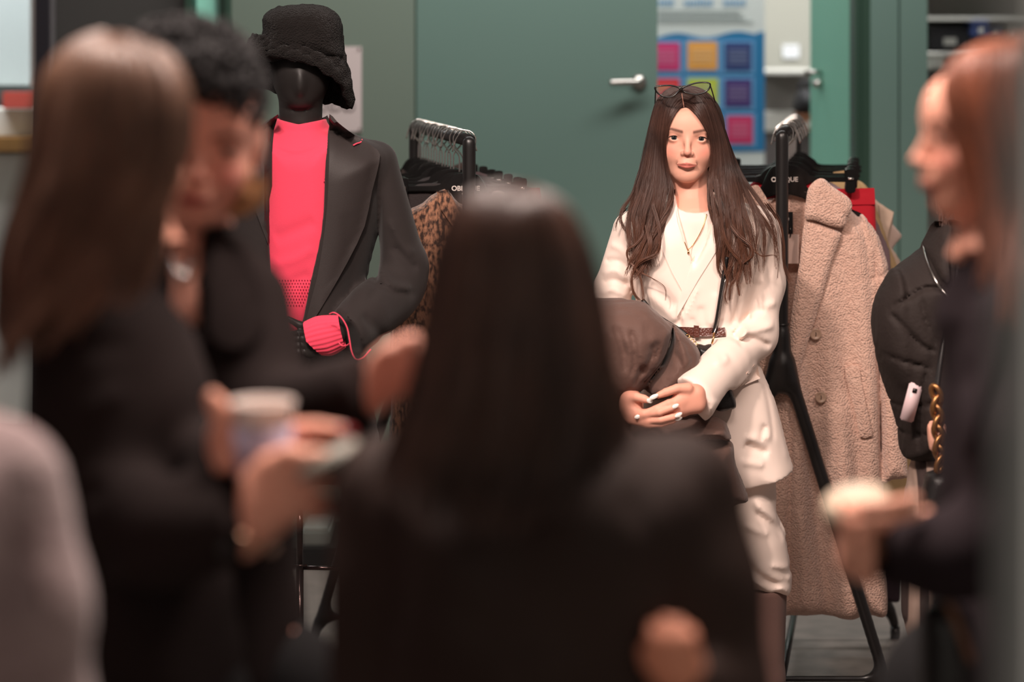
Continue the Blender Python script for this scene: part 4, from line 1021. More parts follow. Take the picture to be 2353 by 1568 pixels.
# her right hand, fingers laced from the left
H2 = [([(1440, 915, dh + .02), (1462, 913, dh + .004), (1480, 917, dh - .006), (1489, 920, dh - .010)], (.0125, .0105, .0092, .0070)),
      ([(1450, 945, dh + .012), (1488, 952, dh - .006), (1515, 948, dh - .022), (1542, 938, dh - .022), (1549, 935, dh - .020)], (.0105, .0092, .0088, .0078, .0062)),
      ([(1450, 955, dh + .012), (1490, 966, dh - .004), (1518, 965, dh - .018), (1545, 959, dh - .018), (1556, 955, dh - .016)], (.0102, .0092, .0086, .0078, .0060)),
      ([(1450, 965, dh + .016), (1492, 975, dh), (1520, 974, dh - .010), (1545, 967, dh - .011), (1554, 963, dh - .009)], (.0098, .0086, .0080, .0072, .0058))]
F4.ell(P(1450, 935, dh + .022), (.026, .016, .036), .012)
for hh in (H1, H2):
    for pts, rs in hh: F4.chain(px3(pts), rs, .0015, .008)
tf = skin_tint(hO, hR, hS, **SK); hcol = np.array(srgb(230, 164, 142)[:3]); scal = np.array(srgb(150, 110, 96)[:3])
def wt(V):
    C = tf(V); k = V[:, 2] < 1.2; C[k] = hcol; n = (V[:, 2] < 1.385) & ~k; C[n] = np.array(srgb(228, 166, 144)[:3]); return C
eyes(hO, hR, hS, W, (48, 54, 56))
M_nail = mat('white_nail', (245, 238, 230), .2, spec=.6, coat=.6)
for (pos, dr, ln, wd) in (((1505, 911, dh - .029), (-16, 7), .021, .010), ((1467, 957, dh - .010), (-10, 4), .014, .009), ((1491, 921, dh - .020), (10, 3), .014, .010), ((1549, 935, dh - .027), (14, -7), .018, .0088), ((1557, 955, dh - .023), (12, -7), .018, .0088), ((1556, 963, dh - .015), (13, -4), .018, .0085)):
    nail(P(*pos), (dr[0], -.5, -dr[1]), (0, -1, .25), ln, wd, M_nail, W)
# white tee, blazer
M_tee = mat('white_tee', (240, 222, 212), .8, bump=(800, .12)); M_suit = mat('cream_suiting', (246, 226, 214), .75, bump=(900, .08), sheen=.12)
M_lap = mat('cream_lapel', (248, 229, 218), .72, bump=(900, .08), sheen=.12)
te = Field.px(1500, 415, 1700, 780, d0, d0 - .16, d0 + .12, .005)
te.pillow([(1530, 455), (1556, 436), (1592, 430), (1632, 436), (1665, 455), (1690, 520), (1690, 760), (1510, 760), (1505, 520)], d0 + .01, .112, .09, 0, 'add', 3)
te.prism([(1520, 380), (1548, 462), (1556, 476), (1572, 482), (1592, 484), (1614, 482), (1632, 475), (1642, 460), (1680, 380)], d0, d0 - 1, d0 + 1, .003, 'sub')
te.grooves([([(1555, 487), (1592, 494), (1632, 486)], 2, .003)], d0)
te.build('tee_shirt', M_tee, W, 1)
B = Field.px(1360, 420, 1850, 1130, d0, d0 - .42, d0 + .20, .0048)
def sf(X, Y, Z): return (.0035 * np.sin(X * 55 + Z * 10) ) * np.clip((1.02 - Z) * 6, 0, 1)
B.pillow([(1548, 440), (1520, 462), (1480, 482), (1445, 500), (1428, 530), (1440, 640), (1462, 700), (1487, 745), (1488, 790), (1475, 880), (1468, 980), (1485, 1150), (1600, 1165), (1730, 1160), (1800, 1150), (1842, 1130), (1812, 1040), (1782, 930), (1752, 850), (1722, 790), (1714, 755), (1728, 690), (1755, 610), (1785, 540), (1782, 505), (1755, 478), (1700, 462), (1650, 446), (1636, 440), (1600, 470)], d0, .125, .105, 0, 'add', 4, fold=sf)
B.chain([P(1455, 532, d0), P(1408, 672, d0 + .01), P(1400, 740, d0), P(1430, 860, d0 - .14)], [.050, .047, .047, .042], .02, .03)
B.cone(P(1742, 535, d0), .055, P(1752, 650, d0 + .005), .050, .02); B.cone(P(1752, 650, d0 + .005), .050, P(1728, 768, d0 - .02), .057, .03)
B.cone(P(1728, 768, d0 - .02), .057, P(1660, 842, d0 - .16), .050, .03); B.cone(P(1668, 834, d0 - .15), .051, P(1592, 915, d0 - .315), .055, .02, cap=np.array([-.75, -.62, -.55]), flat=((0, 1, 0), 1.15))
B.prism([(1500, 860), (1536, 879), (1560, 905), (1592, 938), (1619, 969), (1600, 1010), (1500, 1010)], d0 - .3, d0 - .46, d0 - .205, .003, 'sub')
B.ell(P(1612, 945, d0 - .27), (.020, .035, .020), .03)
B.prism([(1500, 860), (1536, 879), (1560, 905), (1592, 938), (1621, 970), (1600, 1010), (1500, 1010)], d0 - .3, d0 - .46, d0 - .205, .003, 'sub')
B.prism([(1548, 420), (1553, 482), (1569, 549), (1586, 606), (1612, 556), (1634, 490), (1640, 420)], d0, d0 - .3, d0 + .02, .003, 'sub')
B.prism([(1400, 1105), (1600, 1112), (1716, 1104), (1770, 1091), (1823, 1074), (1900, 1070), (1900, 1250), (1400, 1250)], d0, d0 - 1, d0 + 1, .002, 'sub')
B.grooves([([(1697, 640), (1688, 690), (1672, 740)], 7, .008), ([(1755, 700), (1720, 715), (1690, 740), (1672, 765)], 8, .012), ([(1775, 740), (1735, 745), (1700, 748), (1680, 760)], 9, -.010), ([(1765, 790), (1730, 770), (1700, 765), (1682, 772)], 7, .010), ([(1780, 690), (1750, 700), (1715, 720)], 8, -.006),
           ([(1672, 748), (1690, 738), (1702, 745), (1690, 765)], 6, -.008), ([(1730, 820), (1700, 850), (1660, 885)], 10, -.006), ([(1660, 860), (1640, 890), (1620, 925)], 10, .005), ([(1700, 860), (1668, 885), (1662, 900)], 5, .006), ([(1620, 870), (1605, 890), (1600, 910)], 12, -.004),
           ([(1455, 600), (1450, 650), (1458, 700)], 8, .010), ([(1385, 650), (1410, 640), (1440, 655)], 6, .007), ([(1382, 628), (1412, 618), (1440, 640)], 7, -.006), ([(1390, 600), (1420, 596), (1445, 620)], 6, .006), ([(1400, 560), (1425, 570), (1448, 600)], 7, -.005), ([(1378, 672), (1405, 662), (1440, 680)], 7, -.006),
           ([(1490, 640), (1520, 665), (1545, 695)], 12, .006), ([(1480, 665), (1515, 695), (1550, 730)], 10, -.005), ([(1600, 690), (1605, 720), (1612, 742)], 10, .005), ([(1640, 660), (1632, 700), (1620, 740)], 12, -.004), ([(1650, 720), (1636, 738), (1622, 748)], 7, .006), ([(1580, 715), (1590, 735), (1600, 747)], 6, .005), ([(1560, 720), (1540, 735), (1520, 740)], 8, .005),
           ([(1566, 665), (1560, 700), (1554, 727), (1562, 745)], 3, .007), ([(1600, 640), (1578, 690), (1556, 728)], 3, -.003),
           ([(1620, 795), (1640, 800), (1655, 790)], 8, -.005), ([(1700, 1000), (1725, 1015), (1755, 1025)], 10, .012), ([(1700, 985), (1730, 990), (1765, 985)], 10, -.007), ([(1690, 1040), (1720, 1045), (1745, 1050)], 9, -.006), ([(1748, 960), (1742, 980), (1735, 995)], 7, .008), ([(1770, 900), (1790, 980), (1805, 1050)], 8, -.005), ([(1745, 850), (1760, 920), (1770, 1000)], 6, .006)], d0)
blo = B.build('blazer', M_suit, W, 1); blt = bvh(blo)
panel('lapel', [(1546, 450), (1553, 482), (1570, 549), (1587, 604), (1578, 640), (1567, 668), (1545, 628), (1522, 576), (1508, 540), (1517, 528), (1499, 519), (1510, 490), (1526, 468)], blt, .0, .0035, M_lap, blo, 6)
panel('lapel', [(1636, 452), (1652, 460), (1670, 492), (1664, 520), (1672, 530), (1656, 561), (1632, 600), (1606, 641), (1578, 690), (1556, 728), (1558, 700), (1567, 668), (1586, 606), (1612, 556), (1634, 490)], blt, .0, .0035, M_lap, blo, 6)
panel('pocket_flap', [(1700, 890), (1747, 870), (1741, 842), (1734, 838), (1716, 858)], blt, .0, .004, M_suit, blo, 6)
M_belt = mat('croc_belt', (92, 48, 38), .35, bump=(200, .35, 'voronoi'), spec=.5, coat=.2)
be = panel('belt', [(1548, 751), (1580, 752), (1620, 754), (1666, 753), (1668, 773), (1640, 774), (1590, 772), (1560, 768)], blt, .004, .004, M_belt, W, 5)
panel('belt_loop', [(1594, 748), (1606, 749), (1607, 776), (1595, 775)], blt, .010, .003, M_belt, be, 5)
for x in (1584, 1634, 1650): tube('belt_hole', onto(blt, [(x, 763), (x + .5, 763)], .0095), .0016, M_thr, be, 8)
# necklace
M_gold = mat('gold', (226, 178, 120), .25, 1.0); tet = bvh(blo, [o for o in bpy.data.objects if o.name == 'tee_shirt'][0])
nk = tube('necklace', onto(tet, [(1624, 492), (1616, 520), (1604, 545), (1590, 566), (1581, 573), (1577, 566), (1573, 556)], .004), .0010, M_gold, W, 6, sp=6)
tube('pendant', onto(tet, [(1581, 573), (1582, 583)], .005), [.0012, .0030], M_gold, nk, 8)
# trousers and boots
T_ = Field.px(1540, 1020, 1840, 1375, d0, d0 - .16, d0 + .16, .0055)
T_.pillow([(1690, 1040), (1775, 1050), (1783, 1120), (1786, 1190), (1805, 1235), (1814, 1290), (1812, 1300), (1819, 1325), (1815, 1364), (1798, 1366), (1760, 1360), (1697, 1353), (1688, 1320), (1668, 1270), (1655, 1180), (1650, 1050)], d0, .085, .07, 0, 'add', 4)
T_.pillow([(1545, 1040), (1670, 1040), (1660, 1200), (1665, 1362), (1545, 1362)], d0 + .02, .08, .06, .02, 'add', 3)
T_.grooves([([(1720, 1135), (1760, 1170), (1790, 1200), (1805, 1235)], 8, -.010), ([(1725, 1160), (1765, 1195), (1798, 1235)], 6, .008), ([(1700, 1190), (1735, 1205), (1760, 1215)], 8, -.006), ([(1690, 1290), (1720, 1310), (1755, 1345), (1775, 1352)], 8, -.012), ([(1700, 1280), (1740, 1310), (1790, 1332), (1806, 1320)], 9, .014), ([(1760, 1280), (1790, 1290), (1812, 1302)], 7, -.010), ([(1775, 1345), (1800, 1330), (1814, 1312)], 7, -.008), ([(1668, 1200), (1690, 1250), (1720, 1290)], 10, .006)], d0)
T_.wob(60, .0025, 9); T_.build('trousers', M_suit, W, 1)
M_boot = mat('brown_suede', (116, 88, 80), .85, var=(6, .3, (98, 72, 66)), bump=(500, .2), sheen=.1)
for x in (1590, 1748):
    bt = Field.px(x - 75, 1335, x + 75, 1745, d0, d0 - .28, d0 + .12, .008)
    bt.cone(P(x, 1340, d0), .064, P(x, 1560, d0), .056, .0); bt.cone(P(x, 1560, d0), .056, P(x, 1670, d0), .045, .02); bt.cone(P(x, 1690, d0), .042, P(x, 1712, d0 - .17), .030, .03); bt.cone(P(x, 1690, d0 + .02), .040, P(x, 1708, d0 + .02), .030, .01)
    bt.clipz(P(0, 1347, d0)[2], True); bt.clipz(.004, False); bt.build('boot', M_boot, W, 1)
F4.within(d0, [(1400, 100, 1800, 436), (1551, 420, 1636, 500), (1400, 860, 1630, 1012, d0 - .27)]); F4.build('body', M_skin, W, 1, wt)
# hair
M_hair = mat('brown_hair', (76, 50, 41), .42, var=(14, .22, (42, 27, 23)), spec=.45)
nt_ = M_hair.node_tree; nn = nt_.nodes; bs = nn['Principled BSDF']; rampc = bs.inputs['Base Color'].links[0].from_socket
tc_ = nn.new('ShaderNodeTexCoord'); sx_ = nn.new('ShaderNodeSeparateXYZ'); mr = nn.new('ShaderNodeMapRange'); mr.inputs[1].default_value = 1.42; mr.inputs[2].default_value = 1.18; mr.inputs[3].default_value = 0.0; mr.inputs[4].default_value = .65
mx = nn.new('ShaderNodeMix'); mx.data_type = 'RGBA'; mx.inputs[7].default_value = srgb(128, 84, 64)
nt_.links.new(tc_.outputs['Object'], sx_.inputs[0]); nt_.links.new(sx_.outputs['Z'], mr.inputs[0]); nt_.links.new(mr.outputs[0], mx.inputs[0]); nt_.links.new(rampc, mx.inputs[6]); nt_.links.new(mx.outputs[2], bs.inputs['Base Color'])
tube('hair_parting', px3([(1571.5, 247, 5.779), (1570, 236, 5.778), (1568, 225, 5.776), (1566.5, 214, 5.781)]), [.0016, .0014, .0010, .0005], mat('scalp', (190, 140, 122), .7), W, 6, sp=4)
M_hairb = mat('dark_hair', (50, 33, 27), .6, spec=.3)
def capfield(o, R, sc, pad=.006, back=0, h=.005, front=-.046, part=True):
    """closed hair mass over the skull, open at the face"""
    L = lambda x, y, z: o + R @ (np.array([x, y, z]) * sc)
    c = Field(o - .19 * sc, o + .19 * sc, h)
    c.ell(L(0, .016, .036), np.array((.080 + pad, .100, .090)) * sc, 0, 'add', R)
    c.ell(L(0, -.086, -.032), np.array((.058, .062, .088)) * sc, .008, 'sub', R)
    return c, L
c, L = capfield(hO, hR, hS)
c.cone(L(0, .03, .0), .088, P(1590, 450, d0 + .06), .075, .03, flat=((0, 1, 0), 1.7))
c.cone(P(1580, 440, d0 - .01), .062, P(1580, 330, d0 - .03), .062, .01, 'sub')
c.wob(90, .0015, 1); hb = c.build('hair_base', M_hairb, W, 1)
gl = [[(1566, 212, 5.770), (1552, 222, 5.757), (1537, 248, 5.752), (1529, 290, 5.757), (1527, 330, 5.762), (1530, 380, 5.77), (1541, 430, 5.765), (1534, 480, 5.745), (1516, 520, 5.735), (1502, 560, 5.725), (1492, 600, 5.715), (1482, 640, 5.71)],
      [(1566, 206, 5.775), (1545, 212, 5.768), (1524, 240, 5.765), (1514, 290, 5.768), (1510, 340, 5.77), (1508, 390, 5.76), (1502, 440, 5.745), (1494, 490, 5.735), (1488, 540, 5.725), (1474, 590, 5.72), (1464, 640, 5.715)],
      [(1565, 202, 5.79), (1540, 206, 5.79), (1514, 232, 5.79), (1499, 285, 5.79), (1490, 340, 5.785), (1480, 390, 5.78), (1468, 440, 5.77), (1456, 490, 5.75), (1466, 540, 5.735), (1462, 590, 5.73), (1452, 635, 5.725)],
      [(1564, 199, 5.83), (1536, 204, 5.83), (1508, 236, 5.83), (1492, 295, 5.83), (1479, 350, 5.83), (1468, 400, 5.82), (1450, 450, 5.785), (1432, 480, 5.765), (1428, 510, 5.75), (1445, 540, 5.735), (1460, 600, 5.715)]]
gl.insert(0, [(1570, 243, 5.752), (1562, 248, 5.750), (1553, 259, 5.750), (1543, 277, 5.752), (1534, 302, 5.757), (1529, 335, 5.763), (1531, 385, 5.772), (1545, 430, 5.765), (1540, 470, 5.745), (1524, 520, 5.735), (1510, 560, 5.725), (1500, 600, 5.72)])
gr = [[(1568, 212, 5.770), (1590, 218, 5.757), (1610, 240, 5.752), (1624, 275, 5.757), (1634, 315, 5.764), (1637, 360, 5.77), (1630, 405, 5.775), (1634, 450, 5.755), (1648, 500, 5.735), (1660, 550, 5.725), (1668, 600, 5.72), (1672, 660, 5.715)],
      [(1568, 206, 5.775), (1598, 210, 5.768), (1624, 235, 5.765), (1642, 280, 5.768), (1652, 330, 5.77), (1656, 380, 5.765), (1658, 430, 5.755), (1668, 480, 5.735), (1680, 530, 5.725), (1690, 590, 5.72), (1694, 650, 5.715)],
      [(1569, 202, 5.79), (1604, 206, 5.79), (1632, 228, 5.79), (1652, 275, 5.79), (1668, 330, 5.79), (1680, 385, 5.785), (1694, 435, 5.755), (1706, 485, 5.725), (1716, 540, 5.705), (1716, 600, 5.70), (1712, 660, 5.70)],
      [(1570, 199, 5.83), (1608, 204, 5.83), (1638, 230, 5.83), (1660, 285, 5.83), (1680, 345, 5.83), (1706, 405, 5.82), (1740, 455, 5.785), (1772, 500, 5.765), (1790, 540, 5.765), (1798, 600, 5.77), (1802, 650, 5.775)]]
gr.insert(0, [(1573, 243, 5.752), (1582, 247, 5.750), (1595, 257, 5.750), (1608, 274, 5.752), (1621, 297, 5.757), (1634, 325, 5.765), (1637, 370, 5.772), (1628, 415, 5.775), (1630, 460, 5.755), (1642, 510, 5.735), (1652, 560, 5.725), (1660, 620, 5.72)])
for G_ in (gl, gr):
    for i_, dd_ in ((0, (.027, .024, .015, .010, .010, .012, .010, .006, .002)), (1, (.012, .018, .014, .010, .010, .010, .008, .004, .002))):
        G_[i_] = [(p[0], p[1], p[2] + (dd_[k] if k < len(dd_) else 0) - (.009 if G_ is gr and 2 <= k < 8 else 0)) for k, p in enumerate(G_[i_])]
S1 = hair_sheet(gl[:4], 1200, 26, .0014, .018, 13, 13, .46, (.78, 1.0), 1); S2 = hair_sheet(gr[:4], 1200, 26, .0014, .020, 13, 14, .44, (.78, 1.0), 2)
S3 = hair_sheet(gl[2:], 650, 24, .0018, .015, 12, 11, .45, (.7, 1.0), 3); S4 = hair_sheet(gr[2:], 700, 24, .0018, .016, 12, 11, .45, (.6, .95), 4)
strands('hair', np.concatenate([S1[:, :24], S2[:, :24]]) if False else S1, .00085, .00035, M_hair, W); strands('hair', S2, .00085, .00035, M_hair, W)
strands('hair', S3, .0008, .0003, M_hair, W); strands('hair', S4, .0008, .0003, M_hair, W)
# distinct curls at the ends
def lock(pts, n, r, seed, parent=W, m=None, jit=.0022):
    r_ = np.random.default_rng(seed); g = resample(px3(pts), 34); t = np.linspace(0, 1, 34)[:, None]; o = []
    for k in range(n):
        a = r_.normal(0, 1, 3) * jit; b = r_.normal(0, 1, 3) * jit; o.append(g + a * (1 - t) + b * t + .0006 * np.sin(t * 9 + k) * np.array([1, 0, 1]))
    strands('hair_lock', np.array(o), r, r * .35, m or M_hair, parent)
dl = 5.705
for i, (pts, n, jt) in enumerate([([(1500, 470, dl + .02), (1514, 520, dl), (1516, 560, dl - .01), (1506, 585, dl - .01), (1480, 597, dl - .01), (1462, 612, dl), (1452, 640, dl), (1456, 672, dl), (1470, 690, dl)], 26, .0022),
      ([(1470, 500, dl + .03), (1478, 535, dl + .02), (1462, 560, dl + .01), (1442, 575, dl + .01), (1444, 598, dl + .01), (1462, 620, dl), (1474, 650, dl), (1478, 690, dl)], 16, .0018),
      ([(1486, 520, dl + .02), (1494, 560, dl), (1488, 590, dl), (1470, 625, dl), (1456, 640, dl)], 14, .0025),
      ([(1460, 622, dl), (1500, 640, dl - .003), (1528, 662, dl - .003), (1530, 690, dl)], 4, .001),
      ([(1655, 500, dl), (1664, 545, dl - .01), (1680, 575, dl - .01), (1700, 600, dl - .01), (1698, 630, dl), (1680, 655, dl), (1676, 690, dl)], 26, .0024),
      ([(1680, 520, dl + .01), (1700, 545, dl), (1724, 565, dl - .01), (1728, 590, dl - .01), (1705, 610, dl), (1694, 640, dl), (1700, 680, dl)], 18, .0022),
      ([(1690, 480, dl + .02), (1722, 520, dl + .01), (1726, 560, dl), (1748, 588, dl), (1784, 590, dl + .03), (1786, 640, dl + .05)], 4, .0012),
      ([(1668, 560, dl), (1662, 600, dl), (1672, 640, dl), (1666, 680, dl), (1672, 700, dl)], 12, .002),
      ([(1710, 560, dl), (1724, 575, dl), (1716, 600, dl), (1704, 590, dl), (1712, 568, dl)], 8, .0012),
      ([(1762, 470, 5.79), (1790, 510, 5.80), (1800, 560, 5.80), (1802, 610, 5.80), (1815, 650, 5.80)], 14, .003),
      ([(1440, 480, 5.78), (1420, 505, 5.78), (1414, 530, 5.79)], 8, .003), ([(1730, 470, 5.76), (1752, 520, 5.75), (1745, 560, 5.75), (1760, 600, 5.76)], 4, .002)]):
    lock(pts, n, .0008, 20 + i, jit=jt)
# spectacles on her head
gm = mat('spectacle_black', (16, 14, 14), .2, spec=.6); gl_ = mat('lens', (210, 190, 190), .05, transmission=.9, alpha=.35)
G = thing('spectacles', P(1570, 215, 5.72), 'black cat-eye spectacles pushed up on the head of the woman in white', 'glasses')
rim1 = [(1506, 200), (1522, 197), (1545, 197), (1562, 203), (1558, 211), (1545, 222), (1528, 223), (1514, 216), (1507, 208)]
rim2 = [(1568, 203), (1585, 195), (1604, 190), (1625, 190), (1632, 194), (1629, 204), (1618, 213), (1600, 217), (1582, 215), (1570, 210)]
for rm in (rim1, rim2):
    pr = px3(spline(rm, 5, True), 5.725); tube('rim', pr, .0019, gm, G, 8, closed=True)
    n = len(pr); c_ = np.mean(pr, 0); mesh_py('lens', [c_] + list(pr), [(0, 1 + k, 1 + (k + 1) % n) for k in range(n)], gl_, G)
tube('bridge', px3([(1560, 205), (1565, 201), (1570, 204)], 5.722), .0018, gm, G, 8, sp=4)
for pts in ([(1507, 203), (1506, 215), (1505, 240)], [(1632, 196), (1638, 215), (1646, 245)]):
    q = [P(pts[0][0], pts[0][1], 5.727), P(pts[1][0], pts[1][1], 5.77), P(pts[2][0], pts[2][1], 5.86)]; tube('temple', q, [.0018, .0016, .0016], gm, G, 8, sp=5)
for rm, k in ((rim1, 0), (rim2, 3)):
    for j in range(4): p = P(1508 + j * 3.2, 199 - j * .4, 5.722) if k == 0 else P(1616 + j * 4.2, 189.5 + j * .6, 5.722); tube('rhinestone', [p, p + (0, -.0012, 0)], .0010, M_chrome, G, 8)
# brown puffer jacket over her arm
M_puf = mat('brown_nylon', (96, 72, 64), .68, bump=(60, .5), spec=.25, sheen=.15)
pj = thing('puffer_jacket', P(1550, 700, d0 - .22), 'brown quilted puffer jacket folded over the arm of the woman in white', 'jacket')
dp = d0 - .21
J = Field.px(1310, 660, 1740, 1260, dp, dp - .22, dp + .2, .0055)
J.pillow([(1345, 695), (1390, 686), (1440, 688), (1480, 695), (1505, 712), (1535, 738), (1548, 758), (1530, 820), (1500, 870), (1465, 905), (1420, 930), (1350, 930), (1325, 800)], dp - .02, .125, .09, 0, 'add', 4)
J.pillow([(1530, 738), (1558, 752), (1585, 778), (1608, 812), (1600, 850), (1560, 900), (1500, 920), (1480, 880), (1520, 830), (1540, 780)], dp - .01, .095, .06, .012, 'add', 4)
J.pillow([(1330, 900), (1480, 940), (1560, 965), (1610, 955), (1660, 965), (1672, 985), (1678, 1012), (1640, 1010), (1590, 1020), (1540, 1050), (1440, 1080), (1330, 1050)], dp - .005, .11, .07, .008, 'add', 4)
J.pillow([(1540, 1045), (1590, 1018), (1640, 1012), (1680, 1014), (1690, 1060), (1706, 1105), (1719, 1142), (1715, 1153), (1690, 1158), (1660, 1180), (1600, 1205), (1500, 1230), (1340, 1230), (1330, 1060)], dp, .105, .08, .008, 'add', 4)
J.grooves([([(1545, 745), (1538, 785), (1520, 830), (1478, 880)], 4, .016), ([(1600, 1015), (1640, 1008), (1680, 1012)], 3.5, .014), ([(1690, 1145), (1660, 1150), (1640, 1165)], 4, .010), ([(1490, 775), (1492, 800), (1478, 825), (1466, 850)], 5, .012), ([(1470, 820), (1462, 845), (1450, 870)], 5, .010), ([(1500, 770), (1505, 790), (1498, 812)], 4, .008), ([(1545, 800), (1558, 825), (1562, 860)], 5, .010), ([(1575, 830), (1566, 855)], 5, .008), ([(1400, 700), (1440, 705), (1480, 720)], 6, .006), ([(1405, 730), (1425, 780), (1430, 840)], 8, .010), ([(1440, 740), (1452, 790), (1445, 850)], 7, .009), ([(1520, 760), (1512, 800), (1495, 840)], 7, -.007), ([(1590, 800), (1580, 840), (1560, 880)], 6, .008), ([(1560, 770), (1575, 790), (1580, 815)], 5, .007), ([(1580, 985), (1620, 980), (1665, 985)], 8, -.006), ([(1590, 1060), (1620, 1090), (1630, 1140)], 9, .008), ([(1660, 1040), (1672, 1080), (1675, 1120)], 7, .006), ([(1600, 970), (1610, 990), (1600, 1010)], 5, .008),
           ([(1580, 1030), (1560, 1020), (1550, 1010)], 4, .006), ([(1620, 1010), (1625, 1000), (1635, 992)], 4, .007), ([(1650, 1012), (1658, 1000)], 4, .007), ([(1420, 760), (1460, 790), (1480, 830)], 14, -.006), ([(1640, 1040), (1650, 1080), (1660, 1120)], 10, -.005), ([(1520, 900), (1500, 905), (1470, 900)], 8, .012), ([(1510, 860), (1540, 850), (1560, 830)], 6, -.006)], dp, ymax=dp + .03)
J.wob(75, .0045, 12, (1, 1, .6)); J.wob(170, .0020, 14, (1.2, 1, .5))
jo = J.build('shell', M_puf, pj, 1)
tube('seam', onto(bvh(jo), spline([(1546, 748), (1539, 785), (1521, 830), (1480, 878)], 6), -.001), .0016, M_thr, jo, 6)
# black shoulder bag
hbg = thing('shoulder_bag', P(1660, 800, 5.6), 'black shoulder bag with gold clasps worn across the white suit', 'bag')
hf = Field.px(1575, 770, 1710, 960, 5.70, 5.60, 5.80, .0045); hf.pillow([(1597, 796), (1620, 794), (1645, 790), (1655, 830), (1680, 890), (1692, 925), (1690, 938), (1664, 944), (1640, 940), (1612, 880)], 5.70, .034, .014, 0, 'add', 2)
M_lea = mat('black_leather', (20, 18, 18), .4, bump=(300, .2), spec=.5)
hf.build('bag_body', M_lea, hbg, 1)
tube('strap', onto(blt, [(1670, 590), (1664, 630), (1655, 690), (1647, 740), (1641, 765)], .010), .0055, M_lea, hbg, 8, sp=4); tube('strap', onto(blt, [(1476, 690), (1500, 718), (1530, 740), (1560, 758), (1578, 772)], .012), .0060, M_lea, hbg, 8, sp=4)
tube('strap', onto(blt, [(1667, 640), (1656, 700), (1648, 745), (1640, 768)], .018), .0018, M_chrome, hbg, 6, sp=4)
tube('clasp', px3([(1641, 766, 5.69), (1639, 778, 5.68), (1636, 790, 5.68)]), .0025, M_gold, hbg, 8, sp=3)
for k in range(5):
    q = k / 4; c_ = P(1580 + 22 * q, 773 + 22 * q, 5.70); tube('chain_link', [c_ + (.0042 * math.cos(a_), .001 * math.sin(a_ * 2), .0042 * math.sin(a_)) for a_ in np.linspace(0, 6.28, 10)[:-1]], .0011, M_gold, hbg, 6, closed=True)

# ---------------------------------------------------------------- helper for the visitors in the foreground
def hair_mass(parent, m, segs, d, o=None, h=.008, wobs=((60, .004), (150, .0025)), holes=(), cap=None):
    xs = [p[0] for s_ in segs for p in s_[0]]; ys = [p[1] for s_ in segs for p in s_[0]]
    c = Field.px(min(xs) - 30, min(ys) - 30, max(xs) + 30, max(ys) + 30, d, d - .26, d + .28, h)
    for s_ in segs: c.pillow(s_[0], s_[3] if len(s_) > 3 else d, s_[1], s_[2], .02, 'add', 4)
    if cap:
        o_, R_, s_ = cap; Lc = lambda x, y, z: o_ + R_ @ (np.array([x, y, z]) * s_)
        c.ell(Lc(0, .018, .036), np.array((.083, .102, .094)) * s_, .01, 'add', R_); c.ell(Lc(0, -.090, -.034), np.array((.066, .060, .090)) * s_, .008, 'sub', R_)
    for hl in holes: c.ell(*hl)
    for i, (f_, a_) in enumerate(wobs): c.wob(f_, a_, 30 + i, (1, 1, .12))
    return c.build('hair_base', m, parent, 1)
M_jk = mat('black_jacket', (37, 29, 28), .9, bump=(600, .2), spec=.12); M_tr = mat('black_trousers', (22, 20, 21), .9, bump=(400, .2)); M_shoe = mat('black_shoe', (18, 17, 17), .4)
def lower(parent, cx, d, y0, hw, m=M_tr, dy=.0, toe=(0, -.16, 0), w=.085):
    """trousers and shoes down to the floor"""
    a = P(cx, 0, d); z0 = P(0, y0, d)[2]; hx = hw
    f = Field((a[0] - hx - .16, d - .22, 0.03), (a[0] + hx + .16, d + .2, z0 + .1), .012)
    for sx in (-1, 1):
        f.cone((a[0] + sx * hx * .55, d, z0), w, (a[0] + sx * hx * .6, d - .01, z0 * .55), w * .72, .04); f.cone((a[0] + sx * hx * .6, d - .01, z0 * .55), w * .72, (a[0] + sx * hx * .6, d + .01, .12), w * .58, .03)
    f.clipz(.055, False); f.wob(30, .004, 4); f.build('trousers', m, parent, 1)
    for sx in (-1, 1):
        s_ = Field((a[0] + sx * hx * .6 - .2, d - .28, 0), (a[0] + sx * hx * .6 + .2, d + .28, .14), .008); c = np.array([a[0] + sx * hx * .6, d + .01, .045]); t = np.array(toe)
        s_.cone(c + (0, 0, .03), .045, c, .040, .01); s_.cone(c, .04, c + t, .028, .03); s_.clipz(.002, False); s_.build('shoe', M_shoe, parent, 1)
def bodyfield(d, x0, y0, x1, t0, t1, fine=(), h=.012):
    return Field.px(x0, y0, x1, HY + (CH + .01) * FPX / d, d, d + t0, d + t1, h, fine)

# ================================================================ long-haired visitor, left foreground
d1 = 2.75; PX1 = FPX / d1
Field.log = []
A_ = thing('person', P(260, 0, d1) * np.array([1, 1, 0]), 'long brown haired visitor in black jacket seen from behind, left foreground, holding a cup', 'person')
o1 = P(270, 335, d1 + .01); R1 = rotm(yaw=150, pitch=4)
fb = bodyfield(d1, -60, 60, 900, -.36, .28, [(120, 80, 430, 560, .0055), (460, 890, 830, 1270, .0042, d1 - .34, d1 - .10)])
head_to(fb, o1, R1, .95)
fb.cone(P(262, 450, d1 + .02), .05, P(262, 620, d1 + .02), .055, .02); fb.cone(P(110, 690, d1 + .02), .05, P(420, 690, d1 + .02), .05, .04)
fb.cone(P(265, 720, d1 + .02), .10, P(290, 1200, d1), .10, .05); fb.cone(P(290, 1200, d1), .10, P(300, 1560, d1), .11, .05)
legs(fb, [P(230, 1650, d1), P(370, 1650, d1)], [(P(230, 0, d1)[0], d1 - .01, .5), (P(370, 0, d1)[0], d1 - .01, .5)], [(P(230, 0, d1)[0], d1, .10), (P(370, 0, d1)[0], d1, .10)])
dg = d1 - .22
